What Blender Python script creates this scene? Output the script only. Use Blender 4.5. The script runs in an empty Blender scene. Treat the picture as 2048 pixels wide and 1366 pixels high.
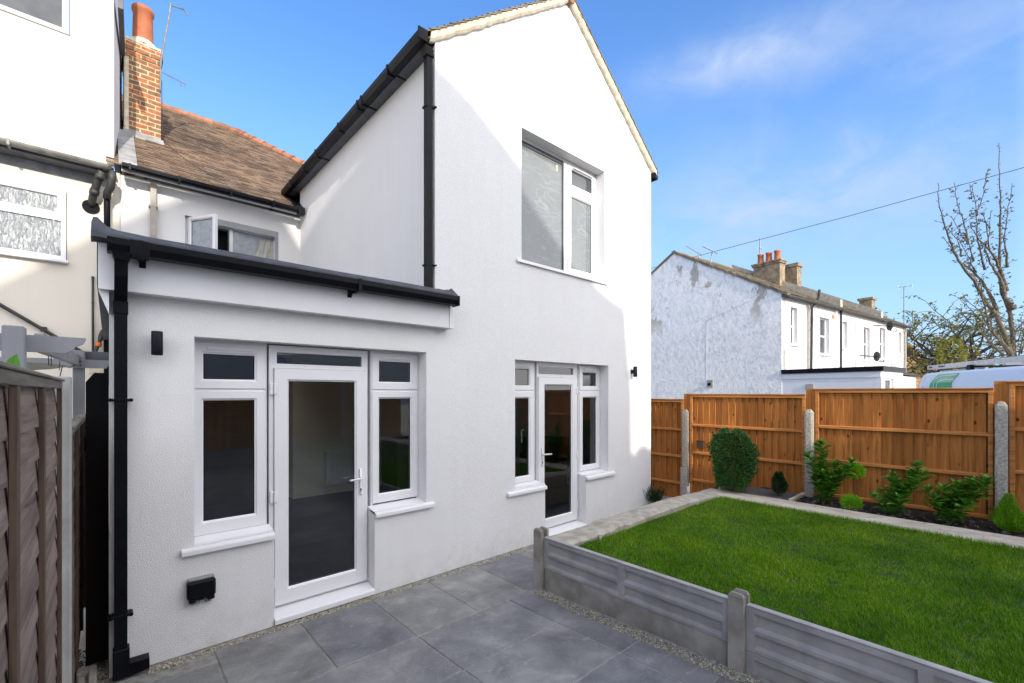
import bpy, math, random
from mathutils import Vector, Matrix
random.seed(7)
S = bpy.context.scene
COL = S.collection
R = math.radians

# ------------------------------------------------------------------ camera
FW, FH = 0.66712, 0.74495            # forward direction on the ground plane
cam_d = bpy.data.cameras.new("camera")
cam = bpy.data.objects.new("camera", cam_d)
COL.objects.link(cam)
cam.location = (0, 0, 1.9)
cam.rotation_euler = (R(90), 0, math.atan2(FH, FW) - R(90))
cam_d.sensor_width = 36
cam_d.lens = 36 * 900 / 2048
cam_d.shift_y = 102 / 2048
cam_d.clip_start = 0.05
cam_d.clip_end = 2000
S.camera = cam

# ------------------------------------------------------------------ sky, sun, exposure
SUN_EL, SUN_AZ = 22.0, 11.5           # travels towards +Y, a little towards +X
sun_d = bpy.data.lights.new("sun", 'SUN')
sun_d.energy = 2.0
sun_d.angle = R(0.6)
sun_d.color = (1.0, 0.93, 0.82)
sun = bpy.data.objects.new("sun", sun_d)
COL.objects.link(sun)
trav = Vector((math.sin(R(SUN_AZ)) * math.cos(R(SUN_EL)), math.cos(R(SUN_AZ)) * math.cos(R(SUN_EL)), -math.sin(R(SUN_EL))))
sun.rotation_euler = trav.to_track_quat('-Z', 'Y').to_euler()
sun.location = (-5, -30, 20)

W = bpy.data.worlds.new("World")
S.world = W
W.use_nodes = True
nt = W.node_tree
nt.nodes.clear()
wo = nt.nodes.new('ShaderNodeOutputWorld')
bg = nt.nodes.new('ShaderNodeBackground')
sky = nt.nodes.new('ShaderNodeTexSky')
sky.sky_type = 'NISHITA'
sky.sun_disc = False
sky.sun_elevation = R(SUN_EL)
sky.sun_rotation = R(180) + R(SUN_AZ)
sky.altitude = 100
sky.air_density = 1.0
sky.dust_density = 0.6
sky.ozone_density = 1.6
bg.inputs['Strength'].default_value = 0.15
tc = nt.nodes.new('ShaderNodeTexCoord')
hs = nt.nodes.new('ShaderNodeHueSaturation')
hs.inputs['Saturation'].default_value = 1.26
hs.inputs['Hue'].default_value = 0.509
hs.inputs['Value'].default_value = 1.06
nt.links.new(sky.outputs['Color'], hs.inputs['Color'])
def wmath(op, a, b=None, clamp=False):
    x = nt.nodes.new('ShaderNodeMath'); x.operation = op; x.use_clamp = clamp
    for i, v in enumerate((a, b)):
        if v is None: continue
        if isinstance(v, (int, float)): x.inputs[i].default_value = v
        else: nt.links.new(v, x.inputs[i])
    return x.outputs[0]
def wnoise(scale, sc3, rot, lo, hi, detail=7, dist=0.6):
    mp = nt.nodes.new('ShaderNodeMapping')
    mp.inputs['Rotation'].default_value = rot; mp.inputs['Scale'].default_value = sc3
    nt.links.new(tc.outputs['Generated'], mp.inputs['Vector'])
    nz = nt.nodes.new('ShaderNodeTexNoise')
    for k, v in (('Scale', scale), ('Detail', detail), ('Roughness', 0.55), ('Distortion', dist)): nz.inputs[k].default_value = v
    nt.links.new(mp.outputs['Vector'], nz.inputs['Vector'])
    m = nt.nodes.new('ShaderNodeMapRange'); m.interpolation_type = 'SMOOTHSTEP'
    m.inputs['From Min'].default_value = lo; m.inputs['From Max'].default_value = hi
    nt.links.new(nz.outputs['Fac'], m.inputs['Value'])
    return m.outputs['Result']
def lobe(direction, e_along, sa, sb):
    # soft elongated patch of sky round a compass direction
    d = Vector(direction).normalized(); u = (Vector(e_along) - d * d.dot(Vector(e_along))).normalized(); w = d.cross(u)
    def dot(v, s):
        x = nt.nodes.new('ShaderNodeVectorMath'); x.operation = 'DOT_PRODUCT'
        nt.links.new(tc.outputs['Generated'], x.inputs[0]); x.inputs[1].default_value = tuple(v / s)
        return x.outputs['Value']
    q = wmath('ADD', wmath('POWER', dot(u, sa), 2), wmath('POWER', dot(w, sb), 2))
    front = wmath('GREATER_THAN', dot(d, 1.0), 0.0)
    return wmath('MULTIPLY', wmath('POWER', 2.718, wmath('MULTIPLY', q, -1.0)), front)
RTv, FDv = Vector((.74495, -.66712, 0)), Vector((.66712, .74495, 0))
def skydir(px, py): return FDv + RTv * ((px - 1024) / 900) + Vector((0, 0, (785 - py) / 900))
def along(p, q): return skydir(*q) - skydir(*p)
streak = wnoise(2.2, (1.0, 3.0, 4.5), (R(12), R(-20), R(38)), 0.30, 0.72)
fine = wnoise(5.0, (1.0, 2.2, 3.2), (R(12), R(-20), R(38)), 0.25, 0.80)
c1 = wmath('MULTIPLY', lobe(skydir(1500, 112), along((1380, 150), (1640, 75)), .155, .040), wmath('ADD', wmath('MULTIPLY', fine, 0.75), 0.25))
c2 = wmath('MULTIPLY', lobe(skydir(1640, 360), along((1380, 500), (1950, 220)), .42, .13), wmath('MULTIPLY', streak, 0.42))
c3 = wmath('MULTIPLY', lobe(skydir(1980, 60), along((1850, 130), (2048, 20)), .30, .20), wmath('MULTIPLY', streak, 0.18))
c4 = wmath('MULTIPLY', lobe(skydir(1500, 440), along((1330, 480), (1700, 400)), .30, .08), wmath('MULTIPLY', fine, 0.55))
sep = nt.nodes.new('ShaderNodeSeparateXYZ')
nt.links.new(tc.outputs['Generated'], sep.inputs[0])
def mapr(v, a, b_, c, d):
    m = nt.nodes.new('ShaderNodeMapRange')
    for k, x in zip(('From Min', 'From Max', 'To Min', 'To Max'), (a, b_, c, d)): m.inputs[k].default_value = x
    nt.links.new(v, m.inputs['Value']); return m.outputs['Result']
back = mapr(sep.outputs['Y'], 0.0, -0.45, 0.0, 0.85)      # unseen bright cloud added behind the camera to fill the shade
low = mapr(sep.outputs['Z'], 0.55, 0.02, 0.0, 0.85)       # paler air towards the horizon
def wmix(fac, a, col):
    x = nt.nodes.new('ShaderNodeMixRGB')
    if isinstance(fac, float): x.inputs['Fac'].default_value = fac
    else: nt.links.new(fac, x.inputs['Fac'])
    nt.links.new(a, x.inputs['Color1']); x.inputs['Color2'].default_value = (*col, 1)
    return x.outputs['Color']
front = wmath('ADD', wmath('ADD', c1, c2), wmath('ADD', c3, c4), True)
skyc = wmix(low, hs.outputs['Color'], (1.0, 1.66, 2.85))
skyc = wmix(front, skyc, (1.75, 2.15, 2.95))
skyc = wmix(back, skyc, (8.3, 8.05, 8.0))
nt.links.new(skyc, bg.inputs['Color'])
nt.links.new(bg.outputs['Background'], wo.inputs['Surface'])
S.view_settings.view_transform = 'Standard'
S.view_settings.look = 'None'
S.view_settings.exposure = 1.19
S.view_settings.gamma = 1.0
S.cycles.max_bounces = 8
S.cycles.transparent_max_bounces = 16

# ------------------------------------------------------------------ materials
def newmat(name):
    m = bpy.data.materials.new(name)
    m.use_nodes = True
    n = m.node_tree
    b = n.nodes['Principled BSDF']
    return m, n, b

def N(n, kind, **kw):
    x = n.nodes.new('ShaderNode' + kind)
    for k, v in kw.items():
        if k in x.inputs: x.inputs[k].default_value = v
        else: setattr(x, k, v)
    return x

def ramp(n, fac, stops):
    r = n.nodes.new('ShaderNodeValToRGB')
    e = r.color_ramp.elements
    while len(e) < len(stops): e.new(0.5)
    for i, (p, c) in enumerate(stops):
        e[i].position = p
        e[i].color = (*c, 1) if len(c) == 3 else c
    n.links.new(fac, r.inputs['Fac'])
    return r.outputs['Color']

def coords(n, scale=(1, 1, 1), world=False):
    if world:
        t = n.nodes.new('ShaderNodeNewGeometry').outputs['Position']
    else:
        t = n.nodes.new('ShaderNodeTexCoord').outputs['Object']
    m = n.nodes.new('ShaderNodeMapping')
    m.inputs['Scale'].default_value = scale
    n.links.new(t, m.inputs['Vector'])
    return m.outputs['Vector']

def noise(n, vec, scale, detail=4, rough=0.55, dist=0.0):
    x = n.nodes.new('ShaderNodeTexNoise')
    x.inputs['Scale'].default_value = scale
    x.inputs['Detail'].default_value = detail
    x.inputs['Roughness'].default_value = rough
    x.inputs['Distortion'].default_value = dist
    n.links.new(vec, x.inputs['Vector'])
    return x.outputs['Fac']

def mixc(n, fac, a, b, mode='MIX'):
    x = n.nodes.new('ShaderNodeMixRGB')
    x.blend_type = mode
    for s, v in (('Fac', fac), ('Color1', a), ('Color2', b)):
        if isinstance(v, (int, float)): x.inputs[s].default_value = v
        elif isinstance(v, tuple): x.inputs[s].default_value = (*v, 1)
        else: n.links.new(v, x.inputs[s])
    return x.outputs['Color']

def bump(n, b, h, strength, dist, prev=None):
    x = n.nodes.new('ShaderNodeBump')
    x.inputs['Strength'].default_value = strength
    x.inputs['Distance'].default_value = dist
    n.links.new(h, x.inputs['Height'])
    if prev: n.links.new(prev, x.inputs['Normal'])
    n.links.new(x.outputs['Normal'], b.inputs['Normal'])
    return x.outputs['Normal']

def simple(name, c1, c2=None, scale=12, rough=0.6, bmp=0.0, bscale=60, bdist=0.004, metal=0.0, island=0.0, sc=(1, 1, 1)):
    m, n, b = newmat(name)
    v = coords(n, sc)
    c2 = c2 or tuple(x * 0.8 for x in c1)
    col = ramp(n, noise(n, v, scale, 5), [(0.35, c2), (0.65, c1)])
    if island:
        g = n.nodes.new('ShaderNodeNewGeometry')
        f = ramp(n, g.outputs['Random Per Island'], [(0, (1 - island,) * 3), (1, (1 + island,) * 3)])
        col = mixc(n, 1.0, col, f, 'MULTIPLY')
    n.links.new(col, b.inputs['Base Color'])
    b.inputs['Roughness'].default_value = rough
    b.inputs['Metallic'].default_value = metal
    if bmp: bump(n, b, noise(n, coords(n), bscale, 5), bmp, bdist)
    return m

def stucco(name, col, grain=0.75, stain=0.35, speck=0.13, bd=0.006):
    m, n, b = newmat(name)
    p = coords(n, world=True)
    f = noise(n, p, 120, 2, 0.6)
    c = ramp(n, f, [(0.3, tuple(x * (1 - speck) for x in col)), (0.62, col)])
    lo = noise(n, p, 1.3, 5, 0.6)
    c = mixc(n, 1.0, c, ramp(n, lo, [(0.3, (0.965, 0.96, 0.955)), (0.7, (1, 1, 1))]), 'MULTIPLY')
    c = mixc(n, 1.0, c, ramp(n, noise(n, coords(n, (7, 7, .5), True), 1.4, 5, 0.6), [(0.35, (0.982, 0.98, 0.976)), (0.6, (1, 1, 1))]), 'MULTIPLY')
    # splash stain where rain bounces off the paving
    s = n.nodes.new('ShaderNodeSeparateXYZ'); n.links.new(p, s.inputs[0])
    r = n.nodes.new('ShaderNodeMapRange')
    r.inputs['From Min'].default_value = 0.0; r.inputs['From Max'].default_value = 0.34
    r.inputs['To Min'].default_value = 1.0; r.inputs['To Max'].default_value = 0.0
    n.links.new(s.outputs['Z'], r.inputs['Value'])
    k = n.nodes.new('ShaderNodeMath'); k.operation = 'MULTIPLY'
    n.links.new(r.outputs['Result'], k.inputs[0])
    n.links.new(ramp(n, noise(n, p, 5, 6, 0.7), [(0.42, (0, 0, 0)), (0.7, (stain,) * 3)]), k.inputs[1])
    c = mixc(n, k.outputs[0], c, (0.42, 0.38, 0.27))
    n.links.new(c, b.inputs['Base Color'])
    b.inputs['Roughness'].default_value = 0.9
    nn = bump(n, b, noise(n, p, 115, 2, 0.6), grain, bd)
    bump(n, b, noise(n, p, 4, 3), 0.25, 0.01, nn)
    return m

M = {}
M['white'] = stucco('white_render', (0.84, 0.838, 0.838))
M['smooth_white'] = stucco('smooth_white_paint', (0.78, 0.77, 0.755), 0.25, 0.1, 0.03, 0.003)
M['cream'] = stucco('cream_render', (0.76, 0.71, 0.62), 0.35, 0.1, 0.04, 0.004)
M['old_white'] = stucco('old_white_paint', (0.74, 0.74, 0.75), 0.3, 0.2, 0.05, 0.004)
M['upvc'] = simple('white_upvc', (0.82, 0.82, 0.83), (0.79, 0.79, 0.80), 3, 0.28)
M['fasciaw'] = simple('white_fascia', (0.78, 0.78, 0.79), (0.74, 0.74, 0.74), 3, 0.35)
M['grey_frame'] = simple('grey_trim', (0.33, 0.34, 0.36), None, 5, 0.5)  # mid grey for the rear window trim
M['black'] = simple('black_plastic', (0.005, 0.006, 0.009), (0.003, 0.003, 0.005), 8, 0.42)
M['blackmat'] = simple('black_paint', (0.004, 0.004, 0.005), (0.002, 0.002, 0.003), 8, 0.7)
M['blackmetal'] = simple('black_lamp_metal', (0.01, 0.012, 0.018), None, 8, 0.45)
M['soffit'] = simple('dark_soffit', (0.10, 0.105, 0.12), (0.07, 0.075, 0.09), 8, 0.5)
for k in ('black', 'blackmat', 'blackmetal'): M[k].node_tree.nodes['Principled BSDF'].inputs['Specular IOR Level'].default_value = 0.16
M['felt'] = simple('grey_roof_felt', (0.085, 0.09, 0.105), (0.05, 0.055, 0.065), 9, 0.85, 0.3, 90, 0.004)
M['lead'] = simple('grey_lead', (0.36, 0.36, 0.35), (0.20, 0.20, 0.20), 6, 0.6, 0.3, 14, 0.01)
M['gutter_grey'] = simple('weathered_grey_gutter', (0.23, 0.22, 0.2), (0.12, 0.12, 0.115), 6, 0.5)
M['soilpipe'] = simple('dark_soil_pipe', (0.045, 0.045, 0.04), (0.02, 0.02, 0.018), 12, 0.55)
M['beigepipe'] = simple('beige_downpipe', (0.42, 0.39, 0.34), (0.3, 0.27, 0.23), 6, 0.5)
M['mortar'] = simple('cream_mortar', (0.72, 0.65, 0.50), (0.54, 0.47, 0.35), 14, 0.9, 0.6, 30, 0.01)
M['tile_ridge'] = simple('terracotta_ridge_tile', (0.36, 0.15, 0.08), (0.20, 0.10, 0.06), 9, 0.8, 0.4, 40, 0.006, island=0.25)
M['pot'] = simple('terracotta_pot', (0.52, 0.17, 0.07), (0.38, 0.12, 0.05), 6, 0.7, 0.2, 30, 0.004)
M['concrete'] = simple('grey_concrete', (0.43, 0.415, 0.395), (0.29, 0.28, 0.268), 4, 0.85, 0.5, 140, 0.003)
M['concrete2'] = simple('stained_grey_concrete', (0.40, 0.375, 0.335), (0.23, 0.212, 0.175), 5, 0.9, 0.4, 120, 0.003)
M['old_concrete'] = simple('old_pale_concrete', (0.50, 0.455, 0.375), (0.33, 0.295, 0.235), 9, 0.9, 0.9, 60, 0.012)
M['pathc'] = simple('pale_sandy_concrete', (0.66, 0.585, 0.465), (0.46, 0.39, 0.30), 7, 0.9, 0.6, 50, 0.008, sc=(1, 0.6, 1))
M['post'] = simple('speckled_concrete_post', (0.54, 0.49, 0.41), (0.30, 0.27, 0.22), 42, 0.9, 0.9, 60, 0.008)
M['whitepost'] = simple('pale_smooth_concrete', (0.42, 0.42, 0.40), (0.32, 0.32, 0.30), 6, 0.85, 0.25, 120, 0.003)
M['soil'] = simple('dark_wet_soil', (0.045, 0.032, 0.024), (0.012, 0.009, 0.007), 14, 0.95, 1.0, 34, 0.04)
M['ground'] = simple('plain_ground', (0.34, 0.32, 0.28), (0.24, 0.22, 0.19), 2, 0.95, 0.4, 12, 0.02)
M['lawnbase'] = simple('lawn_thatch', (0.035, 0.075, 0.008), (0.02, 0.035, 0.005), 9, 0.95)
M['bark'] = simple('grey_bark', (0.17, 0.14, 0.10), (0.07, 0.055, 0.04), 18, 0.9, 0.7, 40, 0.01)
M['barkdark'] = simple('dark_twig_bark', (0.09, 0.075, 0.06), (0.05, 0.04, 0.035), 18, 0.9)
M['stem'] = simple('green_stem', (0.16, 0.20, 0.06), (0.10, 0.12, 0.04), 18, 0.6)
M['pergola'] = simple('grey_painted_wood', (0.30, 0.31, 0.33), (0.22, 0.23, 0.25), 5, 0.6, 0.2, 60, 0.003, sc=(1, 1, 0.2))
M['sail'] = simple('pale_sail_cloth', (0.50, 0.49, 0.44), (0.36, 0.35, 0.31), 5, 0.8)
M['vanwhite'] = simple('white_car_paint', (0.90, 0.885, 0.865), (0.88, 0.865, 0.85), 2, 0.5)
M['vangreen'] = simple('green_vinyl', (0.01, 0.48, 0.16), (0.01, 0.45, 0.15), 2, 0.25)
M['alu'] = simple('brushed_aluminium', (0.62, 0.63, 0.64), (0.5, 0.5, 0.5), 9, 0.35, metal=0.6)
M['red'] = simple('red_plastic', (0.6, 0.02, 0.03), None, 6, 0.4)
M['orange'] = simple('orange_plastic', (0.75, 0.16, 0.03), None, 6, 0.4)
M['galv'] = simple('galvanised_mast', (0.28, 0.28, 0.28), (0.18, 0.18, 0.18), 12, 0.45, metal=0.5)
M['wire'] = simple('dark_cable', (0.03, 0.03, 0.035), None, 6, 0.6)
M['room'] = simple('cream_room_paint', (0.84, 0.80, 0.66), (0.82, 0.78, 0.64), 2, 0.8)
M['darkhall'] = simple('unlit_hall_dark', (0.10, 0.10, 0.10), None, 2, 0.8)
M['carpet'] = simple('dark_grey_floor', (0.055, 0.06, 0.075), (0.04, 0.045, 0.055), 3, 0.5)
M['brownbox'] = simple('brown_bracket', (0.09, 0.045, 0.025), None, 6, 0.5)
M['chimrender'] = simple('brown_weathered_render', (0.34, 0.27, 0.18), (0.17, 0.13, 0.085), 6, 0.9, 0.5, 40, 0.01)
M['stone'] = simple('grey_stone_chip', (0.10, 0.09, 0.08), (0.05, 0.045, 0.04), 30, 0.85, island=0.4)
M['slab_dark'] = simple('wet_grey_slab', (0.13, 0.14, 0.16), (0.08, 0.085, 0.1), 9, 0.45, 0.2, 20, 0.006)

# stones of the gravel strips
def gravel_mat():
    m, n, b = newmat('pale_gravel')
    g = n.nodes.new('ShaderNodeNewGeometry')
    c = ramp(n, g.outputs['Random Per Island'], [(0, (0.13, 0.12, 0.10)), (0.3, (0.30, 0.27, 0.19)), (0.6, (0.42, 0.39, 0.30)), (0.85, (0.58, 0.55, 0.45)), (1, (0.22, 0.22, 0.22))])
    n.links.new(c, b.inputs['Base Color']); b.inputs['Roughness'].default_value = 0.85
    return m
M['gravel'] = gravel_mat()

def leaf_mat(name, cols, rough=0.5, trans=0.25, sheen=0.25, patch=False):
    m, n, b = newmat(name)
    g = n.nodes.new('ShaderNodeNewGeometry')
    k = len(cols)
    c = ramp(n, g.outputs['Random Per Island'], [(i / max(1, k - 1), cc) for i, cc in enumerate(cols)])
    if patch:
        pz = coords(n, world=True)
        c = mixc(n, 1.0, c, ramp(n, noise(n, pz, 1.5, 6, 0.62), [(0.32, (0.66, 0.74, 0.6)), (0.5, (1.12, 1.08, 1)), (0.70, (1.7, 1.36, 1.0))]), 'MULTIPLY')
        c = mixc(n, ramp(n, noise(n, pz, 5.5, 5, 0.7), [(0.64, (0, 0, 0)), (0.76, (0.4, 0.4, 0.4))]), c, (0.16, 0.14, 0.035))
    n.links.new(c, b.inputs['Base Color'])
    b.inputs['Roughness'].default_value = rough
    b.inputs['Specular IOR Level'].default_value = sheen
    tr = n.nodes.new('ShaderNodeBsdfTranslucent')
    n.links.new(mixc(n, 1.0, c, (1.3, 1.6, 0.7), 'MULTIPLY'), tr.inputs['Color'])
    ms = n.nodes.new('ShaderNodeMixShader')
    ms.inputs['Fac'].default_value = trans
    n.links.new(b.outputs[0], ms.inputs[1]); n.links.new(tr.outputs[0], ms.inputs[2])
    n.links.new(ms.outputs[0], n.nodes['Material Output'].inputs['Surface'])
    return m
M['grass'] = leaf_mat('grass_blades', [(0.026, 0.090, 0.003), (0.048, 0.155, 0.004), (0.080, 0.220, 0.005), (0.12, 0.27, 0.009), (0.20, 0.34, 0.02), (0.36, 0.38, 0.13)], 0.6, 0.3, 0.03, True)
M['bushleaf'] = leaf_mat('dark_small_leaves', [(0.014, 0.06, 0.012), (0.03, 0.11, 0.02), (0.065, 0.18, 0.03), (0.20, 0.32, 0.16)], 0.4)
M['coneleaf'] = leaf_mat('dark_conifer_needles', [(0.010, 0.035, 0.012), (0.018, 0.055, 0.016), (0.03, 0.08, 0.02)], 0.5)
M['laurel'] = leaf_mat('laurel_leaves', [(0.03, 0.12, 0.012), (0.055, 0.19, 0.016), (0.10, 0.28, 0.025), (0.22, 0.42, 0.08)], 0.28)
M['lime'] = leaf_mat('lime_green_needles', [(0.16, 0.38, 0.015), (0.26, 0.52, 0.02), (0.38, 0.64, 0.05)], 0.45, 0.35)
M['lime2'] = leaf_mat('yellow_green_fronds', [(0.09, 0.24, 0.012), (0.17, 0.36, 0.02), (0.28, 0.46, 0.03)], 0.45, 0.35)
M['budleaf'] = leaf_mat('brown_green_buds', [(0.07, 0.07, 0.035), (0.12, 0.12, 0.06), (0.18, 0.18, 0.09)], 0.6)
M['autumn'] = leaf_mat('sparse_olive_leaves', [(0.07, 0.10, 0.025), (0.16, 0.17, 0.03), (0.28, 0.22, 0.04), (0.06, 0.09, 0.03)], 0.6)
M['litter'] = leaf_mat('dry_litter', [(0.10, 0.07, 0.04), (0.22, 0.18, 0.12), (0.35, 0.32, 0.27), (0.06, 0.04, 0.03)], 0.8)

def glass(name, tint=(0.95, 0.97, 0.96), ior=1.6, base=0.05):
    m, n, b = newmat(name)
    n.nodes.remove(b)
    t = n.nodes.new('ShaderNodeBsdfTransparent'); t.inputs['Color'].default_value = (*tint, 1)
    g = n.nodes.new('ShaderNodeBsdfGlossy'); g.inputs['Roughness'].default_value = 0.01
    f = n.nodes.new('ShaderNodeFresnel'); f.inputs['IOR'].default_value = ior
    a = n.nodes.new('ShaderNodeMath'); a.operation = 'ADD'; a.use_clamp = True
    n.links.new(f.outputs[0], a.inputs[0]); a.inputs[1].default_value = base
    ms = n.nodes.new('ShaderNodeMixShader')
    n.links.new(a.outputs[0], ms.inputs[0]); n.links.new(t.outputs[0], ms.inputs[1]); n.links.new(g.outputs[0], ms.inputs[2])
    n.links.new(ms.outputs[0], n.nodes['Material Output'].inputs['Surface'])
    return m
M['glass'] = glass('clear_glass')

def smeared():
    # inside of the pane smeared with dried white cleaning paste
    m, n, b = newmat('smeared_pane')
    v = coords(n)
    def lines(vec, sc, lo, wd, amt):
        f = noise(n, vec, sc, 1.0, 0.4, 1.2)
        return ramp(n, f, [(lo - wd, (0, 0, 0)), (lo - wd * .2, (amt,) * 3), (lo + wd * .2, (amt * .8,) * 3), (lo + wd, (0, 0, 0))])
    va = coords(n, (0.8, 1, 2.6))
    l = mixc(n, 1.0, lines(va, 1.7, .5, .022, .9), lines(va, 2.6, .57, .018, .7), 'LIGHTEN')
    l = mixc(n, 1.0, l, lines(coords(n, (1.0, 1, 2.0)), 2.0, .42, .018, .5), 'LIGHTEN')
    l = mixc(n, 1.0, l, ramp(n, noise(n, v, 1.6, 4), [(.4, (0, 0, 0)), (.7, (.35, .35, .35))]), 'LIGHTEN')
    c = mixc(n, l, (0.135, 0.152, 0.158), (0.21, 0.24, 0.24))
    n.links.new(c, b.inputs['Base Color'])
    b.inputs['Roughness'].default_value = 0.55
    b.inputs['Coat Weight'].default_value = 1.0
    b.inputs['Coat Roughness'].default_value = 0.02
    b.inputs['Coat IOR'].default_value = 1.5
    return m
M['smeared'] = smeared()

def frosted():
    m, n, b = newmat('patterned_obscure_glass')
    v = coords(n, (1, 1, 0.25))
    vv = noise(n, v, 40, 4, 0.65, 1.2)
    c = ramp(n, vv, [(0.34, (0.12, 0.14, 0.16)), (0.52, (0.24, 0.26, 0.28)), (0.66, (0.55, 0.55, 0.54))])
    n.links.new(c, b.inputs['Base Color'])
    b.inputs['Roughness'].default_value = 0.15
    bump(n, b, vv, 0.8, 0.02)
    return m
M['frosted'] = frosted()

def darkglass():
    m, n, b = newmat('dark_reflective_glass')
    n.links.new(ramp(n, noise(n, coords(n), 3), [(0.3, (0.03, 0.035, 0.045)), (0.7, (0.08, 0.09, 0.10))]), b.inputs['Base Color'])
    b.inputs['Roughness'].default_value = 0.04
    b.inputs['Specular IOR Level'].default_value = 0.9
    return m
M['darkglass'] = darkglass()
M['blankglass'] = simple('pale_reflecting_glass', (0.40, 0.43, 0.46), (0.30, 0.33, 0.37), 14, 0.12)

def wood(name, a, b_, c_, knots=True, vert=True, isl=0.30):
    m, n, b = newmat(name)
    sc = (9, 9, 0.55) if vert else (9, 0.55, 9)
    v = coords(n, sc)
    f = noise(n, v, 3.2, 7, 0.62, 0.8)
    c = ramp(n, f, [(0.30, c_), (0.50, b_), (0.70, a)])
    g = n.nodes.new('ShaderNodeNewGeometry')
    isd = ramp(n, g.outputs['Random Per Island'], [(0, (1 - isl, 1 - isl * 1.1, 1 - isl * 1.2)), (1, (1 + isl, 1 + isl, 1 + isl))])
    c = mixc(n, 1.0, c, isd, 'MULTIPLY')
    if knots:
        vo = n.nodes.new('ShaderNodeTexVoronoi'); vo.inputs['Scale'].default_value = 1.0
        n.links.new(coords(n, (8, 8, 4.6) if vert else (8, 4.6, 8)), vo.inputs['Vector'])
        k = ramp(n, vo.outputs['Distance'], [(0.06, (1, 1, 1)), (0.15, (0, 0, 0))])
        c = mixc(n, k, c, tuple(x * 0.35 for x in c_))
    n.links.new(c, b.inputs['Base Color'])
    b.inputs['Roughness'].default_value = 0.72
    b.inputs['Specular IOR Level'].default_value = 0.15
    bump(n, b, f, 0.35, 0.006)
    return m
M['cedar'] = wood('orange_brown_timber', (0.54, 0.225, 0.060), (0.43, 0.165, 0.040), (0.25, 0.088, 0.021))
M['cedarrail'] = wood('orange_brown_rail', (0.66, 0.29, 0.095), (0.52, 0.21, 0.06), (0.30, 0.11, 0.035), True, False, 0.1)
M['lap'] = wood('weathered_brown_lap_boards', (0.27, 0.222, 0.19), (0.195, 0.155, 0.13), (0.10, 0.078, 0.064), False, False, 0.2)
M['batten'] = wood('brown_batten', (0.17, 0.12, 0.09), (0.11, 0.077, 0.058), (0.055, 0.038, 0.03), False, True, 0.1)
M['greycap'] = wood('grey_green_weathered_cap', (0.25, 0.235, 0.20), (0.18, 0.168, 0.14), (0.10, 0.095, 0.08), False, False, 0.1)

def tiles_mat(name, cols, lichen=0.0, isl=True):
    m, n, b = newmat(name)
    g = n.nodes.new('ShaderNodeNewGeometry')
    k = len(cols)
    c = ramp(n, g.outputs['Random Per Island'], [(i / max(1, k - 1), cc) for i, cc in enumerate(cols)])
    p = coords(n, world=True)
    c = mixc(n, 1.0, c, ramp(n, noise(n, p, 1.1, 5, 0.6), [(0.3, (0.62, 0.62, 0.62)), (0.7, (1.2, 1.15, 1.05))]), 'MULTIPLY')
    if lichen:
        l = ramp(n, noise(n, p, 9, 6, 0.75), [(0.62, (0, 0, 0)), (0.72, (lichen,) * 3)])
        c = mixc(n, l, c, (0.42, 0.39, 0.28))
        l2 = ramp(n, noise(n, p, 2.3, 5, 0.7), [(0.64, (0, 0, 0)), (0.73, (lichen,) * 3)])
        c = mixc(n, l2, c, (0.34, 0.27, 0.06))
    n.links.new(c, b.inputs['Base Color'])
    b.inputs['Roughness'].default_value = 0.9
    bump(n, b, noise(n, p, 70, 4), 0.5, 0.005)
    return m
M['rooftile'] = tiles_mat('old_brown_clay_tiles', [(0.10, 0.066, 0.045), (0.155, 0.105, 0.074), (0.20, 0.14, 0.10), (0.26, 0.19, 0.14), (0.125, 0.083, 0.058)], 0.85)
M['slateold'] = tiles_mat('weathered_concrete_tiles', [(0.17, 0.145, 0.11), (0.22, 0.19, 0.14), (0.13, 0.115, 0.09)], 0.5)
M['slategrey'] = tiles_mat('grey_slates', [(0.12, 0.12, 0.125), (0.16, 0.16, 0.16), (0.10, 0.10, 0.11)], 0.2)
M['farrooftile'] = tiles_mat('brown_pantiles', [(0.22, 0.14, 0.06), (0.28, 0.19, 0.085), (0.18, 0.11, 0.05)], 0.4)

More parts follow.
